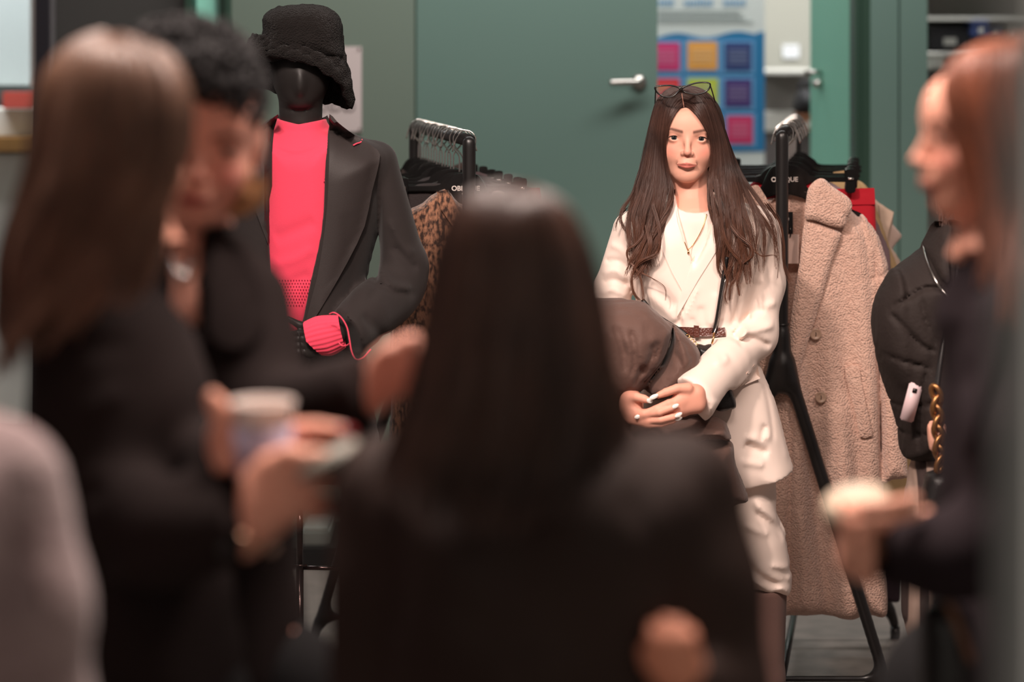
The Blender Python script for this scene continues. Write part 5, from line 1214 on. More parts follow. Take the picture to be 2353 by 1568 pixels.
fb.chain([P(210, 760, d1), P(235, 1180, d1 - .08), P(540, 1210, dg + .01), P(580, 1165, dg)], [.045, .040, .032, .026], .02)
fb.chain([P(350, 800, d1 + .1), P(430, 1060, d1 + .02), P(545, 1090, dg + .06)], [.04, .036, .028], .02)
# near hand: palm towards camera side, fingers pointing right
fb.cone(P(580, 1165, dg), .030, P(640, 1110, dg), .032, .015, flat=((0, 1, 0), 1.3)); fb.cone(P(600, 1190, dg), .024, P(660, 1145, dg), .026, .015)
N1 = [[(640, 1085, dg), (690, 1060, dg - .012), (725, 1045, dg - .012), (752, 1050, dg - .008)], [(665, 1105, dg), (705, 1095, dg - .014), (745, 1098, dg - .012), (775, 1110, dg - .006)],
      [(665, 1130, dg), (705, 1135, dg - .016), (740, 1148, dg - .012), (752, 1162, dg - .002)], [(650, 1160, dg), (690, 1170, dg - .012), (722, 1180, dg - .008), (735, 1190, dg)]]
for q in N1: fb.chain(px3(q), [.0100, .0092, .0086, .0070], .0015, .007)
fb.chain(px3([(590, 1105, dg), (620, 1068, dg - .006), (665, 1045, dg - .012), (700, 1050, dg - .016)]), [.015, .0125, .011, .009], .003, .012)
# far hand round the cup
dk = dg + .055
fb.cone(P(545, 1090, dk), .026, P(540, 1010, dk + .012), .030, .02); fb.cone(P(545, 1010, dk + .02), .026, P(600, 1000, dk + .03), .024, .01)
fb.chain(px3([(540, 1010, dk), (518, 965, dk - .01), (500, 935, dk - .012), (487, 912, dk - .012)]), [.016, .013, .0115, .009], .003, .012)
N2 = [[(600, 985, dk + .03), (670, 985, dk + .015), (735, 985, dk), (792, 992, dk - .005)], [(600, 1010, dk + .035), (665, 1015, dk + .022), (690, 1030, dk + .005), (668, 1040, dk - .008)], [(590, 1030, dk + .035), (650, 1045, dk + .02), (672, 1062, dk + .004), (655, 1070, dk - .006)], [(580, 1050, dk + .03), (630, 1072, dk + .016), (650, 1085, dk + .004)]]
for q in N2: fb.chain(px3(q), [.0102, .0095, .0088, .0072][:len(q)], .0015, .007)
SK2 = dict(base=(232, 168, 146), lip=(170, 84, 78), brow=(80, 54, 44))
fbuild = lambda: fb.build('body', M_skin2, A_, 1, flatint((236, 168, 144)))
M_rn = mat('red_nail', (150, 18, 30), .25, spec=.6, coat=.5)
for pos, dr in (((792, 991, dk - .010), (14, 3)), ((776, 1110, dg - .012), (12, 8)), ((752, 1164, dg - .006), (3, 12))): nail(P(*pos), (dr[0], -.6, -dr[1]), (0, -1, .3), .018, .013, M_rn, A_)
# jacket
jf = Field.px(-60, 560, 640, 1660, d1, d1 - .40, d1 + .30, .010)
def jw(X, Y, Z): return .006 * np.sin(X * 30 + Z * 16) + .004 * np.sin(X * 55 - Z * 25 + 1)
jf.pillow([(262, 590), (200, 625), (120, 670), (85, 760), (90, 900), (110, 1100), (125, 1300), (120, 1500), (125, 1640), (330, 1655), (560, 1640), (545, 1400), (520, 1250), (500, 1100), (480, 900), (438, 790), (385, 690), (330, 630)], d1 + .02, .15, .14, 0, 'add', 4, fold=jw)
jf.chain([P(205, 735, d1 - .01), P(205, 950, d1 - .06), P(232, 1185, d1 - .10)], [.066, .062, .058], .03, .05); jf.chain([P(232, 1185, d1 - .10), P(380, 1225, d1 - .18)], [.060, .054], .03)
jf.cone(P(370, 1222, d1 - .17), .054, P(548, 1212, dg + .01), .042, .03, cap=(1, 0, .25))
jf.chain([P(350, 810, d1 + .10), P(430, 1050, d1 + .03)], [.055, .05], .03); jf.cone(P(440, 1050, d1 + .03), .05, P(535, 1090, dg + .07), .04, .02, cap=(1, -.3, 0))
jf.grooves([([(130, 850), (220, 780), (330, 760)], 14, .010), ([(160, 980), (250, 900), (330, 860)], 14, -.008), ([(150, 1150), (240, 1090), (300, 1060)], 16, .010), ([(200, 1260), (300, 1200), (360, 1150)], 14, .012), ([(280, 1290), (360, 1240), (420, 1190)], 12, -.008)], d1)
jo1 = jf.build('jacket', M_jk, A_, 1); jt1 = bvh(jo1)
panel('sleeve_cuff', [(505, 1130), (552, 1150), (562, 1220), (552, 1288), (505, 1296), (515, 1215)], jt1, 0, .004, M_jk, jo1, 14)
button('cuff_button', tuple(onto(jt1, [(520, 1262)], .006, d1 - .2)[0]), .008, M_blk, jo1, M_thr)
wb_ = tube('bracelet', [P(588, 1235, dg) + np.array([.030 * math.cos(a_) * .6, -.034 * math.sin(a_), -.012 * math.cos(a_)]) for a_ in np.linspace(0, 6.28, 24)[:-1]], .0035, mat('rose_gold', (200, 158, 132), .2, 1.0), A_, 8, closed=True)
lower(A_, 300, d1, 1620, .10)
M_h1 = mat('light_brown_hair', (142, 106, 86), .38, var=(10, .25, (80, 57, 47)), spec=.5); M_h1b = mat('light_brown_hair_base', (88, 60, 47), .6, spec=.3)
hair_mass(A_, M_h1b, [([(270, 92), (180, 118), (110, 190), (75, 290), (50, 400), (15, 520), (-5, 640), (-10, 760), (40, 800), (110, 745), (180, 700), (260, 650), (320, 600), (360, 540), (392, 470), (418, 400), (430, 320), (430, 230), (398, 150), (340, 105)], .125, .10)], d1 + .0, cap=(o1, R1, .95))
g1_ = [[(300, 88, d1 - .06), (392, 130, d1 - .075), (436, 220, d1 - .09), (436, 320, d1 - .10), (412, 420, d1 - .11), (385, 520, d1 - .125), (350, 600, d1 - .14), (300, 680, d1 - .15)],
       [(285, 84, d1 - .07), (350, 130, d1 - .105), (390, 230, d1 - .13), (380, 350, d1 - .14), (340, 470, d1 - .145), (290, 590, d1 - .155), (250, 680, d1 - .16), (190, 740, d1 - .16)],
       [(270, 82, d1 - .06), (270, 130, d1 - .115), (280, 240, d1 - .14), (270, 380, d1 - .15), (220, 520, d1 - .155), (160, 640, d1 - .16), (110, 740, d1 - .16), (70, 820, d1 - .15)],
       [(255, 84, d1 - .05), (200, 120, d1 - .10), (170, 230, d1 - .13), (150, 370, d1 - .14), (100, 510, d1 - .145), (55, 650, d1 - .14), (25, 770, d1 - .13), (5, 860, d1 - .12)],
       [(240, 88, d1 - .02), (150, 130, d1 - .05), (95, 230, d1 - .07), (65, 360, d1 - .08), (30, 500, d1 - .08), (0, 640, d1 - .08), (-20, 770, d1 - .08), (-30, 860, d1 - .07)]]
strands('hair', wrap(hair_sheet(g1_, 1700, 22, .003, .016, 9, 16, .45, (.75, 1), 11), o1, R1, .95), .0016, .0006, M_h1, A_)
# cup and phone held by her
cup = thing('paper_cup', P(605, 1065, dk - .012), 'plain white paper cup with pale sleeve, held in the left foreground', 'cup')
M_cup = mat('cup_paper', (226, 212, 204), .55); M_slv = mat('cup_sleeve', (196, 184, 206), .6)
def lathe(name, c, prof, m, parent, n=40, tilt=None):
    V = []
    R_ = np.eye(3) if tilt is None else np.array(tilt)
    for r_, z in prof:
        for k in range(n): a_ = 2 * math.pi * k / n; V.append(np.asarray(c) + R_ @ np.array([r_ * math.cos(a_), r_ * math.sin(a_), z]))
    Fc = [(i * n + k, i * n + (k + 1) % n, (i + 1) * n + (k + 1) % n, (i + 1) * n + k) for i in range(len(prof) - 1) for k in range(n)]
    return mesh_py(name, V, Fc, m, parent, True)
cc_ = P(603, 1108, dk - .012)
lathe('cup_wall', cc_, [(.0001, .002), (.026, .002), (.027, 0), (.0325, .078), (.0330, .082), (.0345, .084), (.0335, .0865), (.0318, .084), (.0265, .006), (.0001, .006)], M_cup, cup)
lathe('cup_sleeve', cc_, [(.0280, .008), (.0286, .008), (.0328, .062), (.0322, .062)], M_slv, cup)
ph = thing('phone', P(770, 1060, dg - .02), 'slim grey phone held in the near hand beneath the white cup', 'phone')
a0 = P(700, 1082, dg - .010); a1 = P(808, 1030, dg - .022); u_ = (a1 - a0); L_ = np.linalg.norm(u_); u_ /= L_; v_ = np.cross(u_, [0, 1, 0]); v_ /= np.linalg.norm(v_); w_ = np.cross(u_, v_)
def obox(name, c, u, v, w, su, sv, sw, m, parent, bev=.003):
    bm = bmesh.new(); bmesh.ops.create_cube(bm, size=1)
    for q in bm.verts: q.co = Vector(np.asarray(c) + u * q.co.x * su + v * q.co.y * sv + w * q.co.z * sw)
    bmesh.ops.recalc_face_normals(bm, faces=bm.faces[:]); bm.normal_update()
    bmesh.ops.bevel(bm, geom=bm.edges[:], offset=bev, segments=3, affect='EDGES'); me = bpy.data.meshes.new(name); bm.to_mesh(me); bm.free(); return link(name, me, m, parent, True)
obox('phone_case', (a0 + a1) / 2, u_, v_, w_, L_, .013, .06, mat('phone_grey', (150, 146, 136), .4), ph, .004); obox('phone_screen', (a0 + a1) / 2 + v_ * -.0062, u_, v_, w_, L_ * .92, .001, .052, M_blk, ph, .0003)

fb.within(d1, [(0, 0, 600, 560), (552, 850, 880, 1300), (455, 880, 560, 1085, d1 - .1)]); fbuild()
# ================================================================ visitor in curly black hat
d2 = 3.05
Field.log = []
Bq = thing('person', P(470, 0, d2) * np.array([1, 1, 0]), 'visitor in curly black hat and black coat, half hidden behind the long haired visitor', 'person')
o2_ = P(466, 322, d2); R2 = rotm(yaw=6, pitch=4, roll=8)
fb = bodyfield(d2, 280, 120, 1000, -.42, .26, [(380, 150, 600, 560, .0036, d2 - .14, d2 + .02), (820, 760, 990, 970, .0045, d2 - .4, d2 - .2)])
head_to(fb, o2_, R2, 1.0)
fb.cone(P(440, 470, d2 + .02), .048, P(425, 620, d2 + .02), .052, .02); fb.cone(P(420, 600, d2 + .01), .06, P(445, 720, d2 - .03), .060, .03); fb.cone(P(300, 680, d2 + .03), .05, P(610, 680, d2 + .03), .05, .04)
fb.cone(P(460, 700, d2 + .02), .085, P(500, 1200, d2 + .02), .10, .05); fb.cone(P(500, 1200, d2 + .02), .10, P(520, 1500, d2 + .02), .11, .05)
legs(fb, [P(470, 1560, d2), P(590, 1560, d2)], [(P(470, 0, d2)[0], d2, .5), (P(590, 0, d2)[0], d2, .5)], [(P(470, 0, d2)[0], d2, .10), (P(590, 0, d2)[0], d2, .10)])
da = d2 - .32
fb.chain([P(560, 700, d2 + .02), P(625, 965, d2 - .08), P(840, 900, da + .02), P(868, 885, da)], [.045, .038, .026, .023], .02)
fb.cone(P(866, 886, da), .024, P(900, 855, da - .01), .027, .012, flat=((0, 1, 0), 1.25))
for q, r_ in (([(890, 830, da - .01), (915, 800, da - .025), (940, 785, da - .03), (955, 780, da - .02)], .0115), ([(905, 845, da - .012), (935, 825, da - .03), (958, 812, da - .03), (970, 815, da - .02)], .0115), ([(912, 865, da - .01), (940, 860, da - .03), (960, 855, da - .025)], .011), ([(910, 885, da - .008), (935, 895, da - .022), (950, 905, da - .015)], .0095), ([(865, 860, da - .01), (872, 830, da - .02), (892, 808, da - .03)], .0125)):
    fb.chain(px3(q), [r_, r_ * .93, r_ * .86, r_ * .7][:len(q)], .002, .010)
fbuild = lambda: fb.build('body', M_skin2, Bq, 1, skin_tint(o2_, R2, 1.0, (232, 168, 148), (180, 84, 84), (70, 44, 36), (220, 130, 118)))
eyes(o2_, R2, 1.0, Bq, (60, 52, 46))
cf = Field.px(270, 520, 900, 1640, d2, d2 - .42, d2 + .3, .010)
cf.pillow([(430, 560), (370, 590), (310, 640), (280, 720), (290, 900), (300, 1200), (300, 1600), (520, 1625), (700, 1605), (690, 1300), (688, 1150), (690, 960), (662, 830), (638, 720), (612, 640), (570, 560), (510, 520), (475, 520), (460, 560)], d2 + .02, .14, .13, 0, 'add', 4, fold=jw)
cf.chain([P(560, 700, d2 + .01), P(625, 965, d2 - .08)], [.060, .052], .03); cf.cone(P(625, 965, d2 - .08), .054, P(842, 900, da + .01), .046, .03, cap=(1, -.5, .4))
cf.prism([(395, 500), (400, 620), (425, 700), (460, 752), (478, 740), (480, 700), (462, 620), (450, 540), (460, 500)], d2, d2 - .4, d2 + .02, .01, 'sub', 2)
co2 = cf.build('coat', M_jk, Bq, 1); ct2 = bvh(co2)
panel('lapel', [(470, 525), (520, 540), (590, 640), (610, 740), (560, 800), (500, 790), (478, 745), (482, 690), (462, 610)], ct2, 0, .010, M_jk, co2, 14, 2); panel('lapel', [(400, 540), (385, 600), (390, 680), (430, 760), (460, 800), (462, 760), (425, 700), (402, 620)], ct2, 0, .010, M_jk, co2, 14, 2)
nk2 = tube('necklace', [P(395, 590, d2 - .05), P(408, 625, d2 - .075), P(420, 632, d2 - .08), P(438, 605, d2 - .07), P(442, 570, d2 - .05)], .004, M_chrome, Bq, 8, sp=5)
tube('pendant', [P(418, 625, d2 - .088), P(424, 645, d2 - .088)], [.006, .010], M_chrome, nk2, 10)
lower(Bq, 530, d2, 1570, .10)
M_blond = mat('blond_hair', (232, 190, 146), .45, var=(12, .25, (188, 138, 94)))
gb_ = [[(540, 262, d2 - .03), (549, 320, d2 - .04), (550, 380, d2 - .04), (552, 420, d2 - .04), (570, 445, d2 - .04), (590, 428, d2 - .04)], [(548, 262, d2), (560, 330, d2 - .01), (562, 390, d2 - .02), (560, 440, d2 - .03), (578, 462, d2 - .03), (602, 438, d2 - .03)], [(545, 270, d2 + .03), (556, 400, d2 + .02), (540, 455, d2), (550, 482, d2 - .01), (582, 476, d2 - .01), (604, 455, d2 - .01)]]
strands('hair', hair_sheet(gb_, 520, 18, .003, .003, 9, 5, .5, (.85, 1), 5), .0016, .0008, M_blond, Bq)
gb_ = [[(500, 470, d2 - .02), (520, 485, d2 - .03), (548, 486, d2 - .04), (575, 462, d2 - .04), (592, 425, d2 - .04)], [(505, 455, d2), (530, 470, d2 - .02), (560, 470, d2 - .03), (585, 445, d2 - .03), (596, 410, d2 - .03)]]
strands('hair', hair_sheet(gb_, 160, 14, .004, .003, 9, 5, .5, (.85, 1), 6), .0016, .0008, M_blond, Bq)
M_hat2 = mat('curly_black_pile', (24, 20, 21), .7, bump=(130, 1.0, 'voronoi'), spec=.35, sheen=.05)
cf = Field.px(270, 30, 620, 310, d2, d2 - .20, d2 + .2, .005)
cf.pillow([(310, 130), (330, 85), (400, 58), (470, 62), (530, 90), (575, 150), (592, 220), (578, 270), (556, 280), (540, 252), (500, 236), (440, 228), (380, 235), (330, 240), (305, 200)], d2 + .0, .145, .08, 0, 'add', 4)
cf.ell(P(464, 330, d2 - .06), (.062, .09, .062), .01, 'sub'); cf.wob(110, .006, 2); cf.wob(260, .004, 3); hat2 = cf.build('curly_hat', M_hat2, Bq, 0)
hv = np.array([tuple(v.co) for v in hat2.data.vertices]); hn = np.array([tuple(v.normal) for v in hat2.data.vertices]); pk = rng.choice(len(hv), 900, replace=False)
pk = pk[(hv[pk, 1] < d2 + .06) & (hn[pk, 1] < .5)]; L_ = []
for i_ in pk:
    n_ = hn[i_]; u_ = np.cross(n_, rng.normal(size=3)); u_ /= np.linalg.norm(u_); rr_ = rng.uniform(.006, .010); q_ = np.linspace(0, 7.5, 12)[:, None]
    L_.append(hv[i_] + n_ * (rr_ * .8 + rr_ * np.sin(q_)) + u_ * rr_ * np.cos(q_) + np.cross(n_, u_) * .0012 * q_)
strands('hat_curls', np.array(L_), .0024, .0014, M_hat2, Bq, 4)

fb.within(d2, [(330, 100, 640, 520), (393, 500, 482, 752), (838, 740, 1000, 960)]); fbuild()
# ================================================================ dark-haired visitor from behind, centre
d3 = 2.50
Field.log = []
Cq = thing('person', P(1230, 0, d3) * np.array([1, 1, 0]), 'visitor with long straight dark hair seen from behind, centre foreground, in dark brown jacket', 'person')
o3_ = P(1178, 704, d3 + .01); R3 = rotm(yaw=172)
fb = bodyfield(d3, 760, 420, 1760, -.30, .30, [(1460, 1400, 1640, 1590, .0042, d3 - .20, d3 - .10)])
head_to(fb, o3_, R3, .95)
fb.cone(P(1180, 860, d3), .052, P(1200, 1020, d3), .06, .02); fb.cone(P(940, 1130, d3), .055, P(1500, 1130, d3), .055, .05); fb.cone(P(1215, 1130, d3), .11, P(1230, 1700, d3), .11, .06)
zk = .5
legs(fb, [P(1140, 1950, d3), P(1320, 1950, d3)], [(P(1140, 0, d3)[0], d3, zk), (P(1320, 0, d3)[0], d3, zk)], [(P(1140, 0, d3)[0], d3, .1), (P(1320, 0, d3)[0], d3, .1)], toe=(0, .16, 0))
fb.chain([P(1540, 1150, d3), P(1640, 1620, d3 - .04), P(1560, 1540, d3 - .13)], [.05, .042, .026], .02)
dh3 = d3 - .145
fb.cone(P(1560, 1545, dh3), .026, P(1545, 1500, dh3), .028, .012, flat=((0, 1, 0), 1.3))
for x, y1 in ((1503, 1440), (1532, 1424), (1561, 1430), (1588, 1450)): fb.chain(px3([((x + 1545) / 2, 1508, dh3), (x, 1470, dh3 - .010), (x - 2, y1, dh3 + .002)]), [.0078, .0072, .0058], .0006, .004)
fb.chain(px3([(1535, 1538, dh3), (1502, 1525, dh3 - .006), (1480, 1500, dh3 - .002)]), [.012, .0105, .008], .003, .01)
fb.chain([P(910, 1150, d3), P(860, 1620, d3 - .02), P(960, 1500, d3 + .22)], [.05, .042, .03], .02)
fb.chain([P(960, 1500, d3 + .22), P(985, 1470, d3 + .26)], [.03, .026], .02)
fbuild = lambda: fb.build('body', M_skin2, Cq, 1, flatint((214, 140, 112)))
M_j3 = mat('dark_brown_jacket', (58, 44, 39), .7, bump=(300, .3), var=(5, .3, (44, 33, 30)), spec=.15)
jf = Field.px(740, 920, 1780, 2020, d3, d3 - .24, d3 + .30, .010)
jf.pillow([(1180, 960), (1080, 985), (960, 1015), (870, 1060), (835, 1150), (840, 1300), (850, 1500), (840, 1700), (850, 1990), (1230, 2000), (1600, 1990), (1620, 1700), (1610, 1500), (1620, 1300), (1630, 1140), (1590, 1060), (1500, 1010), (1400, 985), (1280, 965)], d3, .14, .12, 0, 'add', 4, fold=jw)
jf.chain([P(1570, 1130, d3), P(1600, 1350, d3 - .02), P(1640, 1600, d3 - .04)], [.060, .062, .062], .03, .04); jf.cone(P(1640, 1610, d3 - .05), .055, P(1575, 1570, d3 - .13), .036, .02, cap=(-.8, 0, .5))
jf.chain([P(895, 1140, d3), P(855, 1350, d3), P(850, 1600, d3 - .01)], [.062, .062, .058], .03, .04); jf.cone(P(850, 1610, d3), .055, P(940, 1520, d3 + .19), .040, .02)
jf.grooves([([(1540, 1100), (1530, 1250), (1560, 1400)], 14, .012), ([(920, 1120), (930, 1280), (915, 1420)], 14, .012), ([(1420, 1080), (1480, 1180), (1500, 1300)], 22, .008), ([(1000, 1300), (1150, 1380), (1300, 1370)], 24, .007), ([(1050, 1500), (1250, 1540), (1450, 1490)], 24, .008)], d3)
jo3 = jf.build('jacket', M_j3, Cq, 1); jt3 = bvh(jo3)
panel('collar', [(1050, 985), (1180, 960), (1310, 985), (1330, 1020), (1180, 1005), (1040, 1020)], jt3, 0, .010, M_j3, jo3, 16, 2)
panel('back_vent', [(1212, 1500), (1240, 1500), (1246, 1700), (1206, 1700)], jt3, 0, .004, M_j3, jo3, 20)
lower(Cq, 1230, d3, 1930, .13, toe=(0, .16, 0))
M_h3 = mat('dark_brown_hair', (100, 68, 56), .36, var=(9, .25, (44, 29, 25)), spec=.55); M_h3b = mat('dark_brown_hair_base', (44, 30, 25), .55, spec=.4)
hair_mass(Cq, M_h3b, [([(1170, 436), (1080, 458), (1018, 540), (988, 650), (972, 780), (955, 900), (930, 1000), (900, 1080), (960, 1110), (1100, 1130), (1260, 1120), (1370, 1060), (1440, 980), (1420, 870), (1395, 760), (1372, 650), (1340, 550), (1270, 460)], .105, .10)], d3 - .02, cap=(o3_, R3, .95))
g3_ = [[(1180, 432, d3 - .06), (1075, 450, d3 - .075), (1010, 545, d3 - .08), (984, 680, d3 - .09), (965, 820, d3 - .10), (930, 950, d3 - .11), (890, 1060, d3 - .12), (855, 1120, d3 - .12)],
       [(1190, 432, d3 - .07), (1120, 460, d3 - .11), (1075, 560, d3 - .13), (1050, 700, d3 - .14), (1035, 850, d3 - .15), (1000, 1000, d3 - .16), (970, 1110, d3 - .17), (950, 1200, d3 - .17)],
       [(1200, 432, d3 - .07), (1190, 470, d3 - .125), (1180, 580, d3 - .15), (1170, 730, d3 - .16), (1160, 880, d3 - .165), (1140, 1020, d3 - .17), (1120, 1140, d3 - .18), (1110, 1240, d3 - .18)],
       [(1210, 432, d3 - .07), (1260, 465, d3 - .11), (1295, 570, d3 - .13), (1310, 720, d3 - .14), (1320, 860, d3 - .15), (1310, 990, d3 - .16), (1290, 1100, d3 - .17), (1280, 1200, d3 - .17)],
       [(1215, 434, d3 - .05), (1295, 470, d3 - .07), (1350, 560, d3 - .08), (1385, 680, d3 - .09), (1410, 800, d3 - .10), (1440, 900, d3 - .11), (1460, 960, d3 - .12), (1430, 1040, d3 - .13)]]
strands('hair', wrap(hair_sheet(g3_, 1800, 20, .003, .006, 7, 20, .4, (.8, 1), 21), o3_, R3, .95), .0016, .0006, M_h3, Cq)

fb.within(d3, [(950, 400, 1420, 930), (1460, 1395, 1650, 1590, d3 - .115)]); fbuild()
# ================================================================ profile visitor, right foreground
d5 = 2.95
Field.log = []
Dq = thing('person', P(2290, 0, d5) * np.array([1, 1, 0]), 'auburn haired visitor in profile in dark jacket, right foreground, holding a lidded cup', 'person')
R5 = rotm(yaw=-84, pitch=-1); s5 = .93
o5_ = P(2284, 314, d5)
fb = bodyfield(d5, 1870, 80, 2520, -.36, .26, [(2080, 90, 2300, 540, .0038, d5 - .1, d5 + .1), (1890, 1130, 2130, 1360, .0042, d5 - .3, d5 - .08)])
head_to(fb, o5_, R5, s5)
fb.cone(P(2300, 440, d5), .050, P(2330, 620, d5), .056, .02); fb.cone(P(2350, 700, d5 - .10), .06, P(2350, 700, d5 + .10), .06, .05); fb.cone(P(2330, 730, d5), .10, P(2290, 1500, d5), .12, .06)
legs(fb, [P(2260, 1600, d5 - .08), P(2330, 1600, d5 + .08)], [(P(2260, 0, d5)[0], d5 - .08, .5), (P(2330, 0, d5)[0], d5 + .08, .5)], [(P(2260, 0, d5)[0], d5 - .08, .1), (P(2330, 0, d5)[0], d5 + .08, .1)], toe=(-.16, 0, 0))
de = d5 - .19
fb.chain([P(2360, 740, d5 - .12), P(2330, 1200, d5 - .15), P(2010, 1270, de + .01), P(1965, 1262, de)], [.05, .042, .033, .027], .02)
fb.cone(P(1968, 1262, de), .030, P(1955, 1210, de + .005), .032, .014, flat=((0, 1, 0), 1.3)); fb.cone(P(1985, 1230, de + .02), .026, P(1990, 1190, de + .03), .022, .012)
N5 = [[(1946, 1178, de), (1985, 1168, de - .028), (2050, 1160, de - .034), (2106, 1146, de - .018)], [(1947, 1208, de), (1985, 1202, de - .030), (2045, 1194, de - .036), (2110, 1181, de - .020)],
      [(1950, 1238, de), (1980, 1236, de - .026), (2000, 1232, de - .032), (2008, 1228, de - .022)], [(1956, 1270, de), (1980, 1269, de - .022), (1998, 1266, de - .026), (2006, 1262, de - .018)]]
for q in N5: fb.chain(px3(q), [.0086, .0081, .0077, .0062], .0008, .004)
fb.chain(px3([(1950, 1225, de - .002), (1926, 1202, de - .015), (1914, 1178, de - .018), (1922, 1156, de - .014)]), [.015, .013, .0115, .009], .003, .012)
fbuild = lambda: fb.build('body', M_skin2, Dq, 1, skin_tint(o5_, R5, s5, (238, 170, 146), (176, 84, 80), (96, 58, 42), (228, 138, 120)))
eyes(o5_, R5, s5, Dq, (70, 62, 56))
M_j5 = mat('aubergine_black_jacket', (40, 32, 35), .9, bump=(400, .2), spec=.12)
jf = Field.px(1960, 560, 2600, 1680, d5, d5 - .32, d5 + .30, .010)
jf.pillow([(2290, 600), (2230, 640), (2190, 720), (2170, 850), (2165, 1000), (2160, 1120), (2160, 1300), (2130, 1420), (2120, 1560), (2130, 1660), (2330, 1670), (2520, 1650), (2530, 1300), (2520, 1000), (2500, 760), (2440, 650), (2360, 610)], d5, .20, .16, 0, 'add', 4, fold=jw)
jf.cone(P(2316, 590, d5), .066, P(2335, 690, d5), .10, .04); jf.chain([P(2380, 740, d5 - .14), P(2350, 1000, d5 - .17), P(2330, 1210, d5 - .17)], [.07, .064, .058], .03, .05); jf.chain([P(2330, 1210, d5 - .17), P(2180, 1280, de)], [.06, .046], .03)
jf.cone(P(2200, 1276, de), .046, P(2006, 1270, de + .01), .036, .03, cap=(-1, 0, .15))
jo5 = jf.build('jacket', M_j5, Dq, 1); jt5 = bvh(jo5)
panel('sleeve_cuff', [(1990, 1212), (2030, 1208), (2035, 1325), (1992, 1330)], jt5, 0, .004, M_j5, jo5, 14)
panel('lapel', [(2260, 640), (2300, 660), (2290, 800), (2250, 950), (2215, 1040), (2200, 900), (2215, 740)], jt5, 0, .008, M_j5, jo5, 18, 2)
lower(Dq, 2290, d5, 1600, .08, toe=(-.16, 0, 0), w=.10)
M_h5 = mat('auburn_hair', (168, 98, 70), .4, var=(10, .25, (92, 56, 44)), spec=.5); M_h5b = mat('auburn_hair_base', (98, 62, 48), .6)
g5_ = [[(2230, 128, d5 - .03), (2190, 150, d5 - .06), (2172, 200, d5 - .075), (2185, 260, d5 - .085), (2205, 330, d5 - .09), (2225, 400, d5 - .095), (2250, 480, d5 - .10), (2262, 560, d5 - .11), (2268, 640, d5 - .12)],
       [(2260, 108, d5 - .03), (2215, 135, d5 - .075), (2200, 200, d5 - .09), (2215, 280, d5 - .10), (2238, 360, d5 - .105), (2262, 440, d5 - .11), (2280, 540, d5 - .12), (2285, 640, d5 - .135), (2285, 720, d5 - .15)],
       [(2290, 98, d5 - .03), (2270, 130, d5 - .09), (2262, 210, d5 - .11), (2275, 300, d5 - .12), (2290, 400, d5 - .125), (2305, 500, d5 - .13), (2310, 620, d5 - .16), (2310, 740, d5 - .19)],
       [(2320, 100, d5 - .03), (2335, 130, d5 - .09), (2345, 230, d5 - .11), (2350, 340, d5 - .12), (2355, 460, d5 - .13), (2360, 580, d5 - .17), (2362, 680, d5 - .21), (2360, 800, d5 - .22)],
       [(2350, 105, d5), (2400, 150, d5 - .04), (2425, 240, d5 - .06), (2435, 360, d5 - .07), (2440, 480, d5 - .08), (2445, 600, d5 - .10), (2440, 720, d5 - .12), (2440, 820, d5 - .13)]]
hair_mass(Dq, M_h5b, [([(2300, 106), (2240, 122), (2200, 165), (2200, 230), (2225, 320), (2250, 410), (2268, 500), (2280, 600), (2300, 720), (2380, 760), (2440, 700), (2450, 500), (2440, 300), (2410, 170), (2360, 115)], .10, .09)], d5, cap=(o5_, R5, s5))
strands('hair', wrap(hair_sheet(g5_, 1500, 20, .003, .008, 8, 14, .45, (.8, 1), 31), o5_, R5, s5), .0016, .0006, M_h5, Dq)
cup2 = thing('takeaway_cup', P(2010, 1280, de + .018), 'takeaway cup with cream lid, held in the right foreground hand', 'cup')
tl = Matrix.Rotation(math.radians(-11), 3, 'Y') @ Matrix.Rotation(math.radians(12), 3, 'X'); c5 = P(1988, 1275, de + .026)
lathe('cup_wall', c5, [(.0001, 0), (.028, 0), (.036, .058), (.0365, .060), (.0001, .060)], mat('kraft_cup', (150, 104, 84), .7), cup2, tilt=tl)
lathe('lid', c5, [(.0375, .055), (.0395, .056), (.0398, .061), (.0375, .064), (.0360, .072), (.0340, .074), (.0310, .0705), (.0001, .0700)], mat('cream_lid', (200, 180, 158), .45), cup2, tilt=tl)

fb.within(d5, [(2050, 60, 2500, 592), (1880, 1100, 2012, 1390, d5 - .125), (2000, 1100, 2140, 1222, d5 - .125)]); fbuild()
hb5 = thing('handbag', P(2160, 1540, 2.78), 'black handbag with thin brown strap hanging by the auburn haired visitor, lower right', 'bag')
hf5 = Field.px(2090, 1360, 2280, 1640, 2.78, 2.68, 2.88, .007); hf5.pillow([(2112, 1400), (2160, 1385), (2225, 1400), (2240, 1500), (2236, 1610), (2170, 1622), (2112, 1605), (2106, 1500)], 2.78, .035, .03, 0, 'add', 2); hf5.build('bag_body', M_lea, hb5, 1)
tube('strap', px3([(2232, 1520, 2.742), (2210, 1460, 2.74), (2185, 1400, 2.745), (2172, 1360, 2.75), (2190, 1300, 2.72)]), .005, mat('brown_strap', (120, 84, 64), .5), hb5, 8, sp=5)
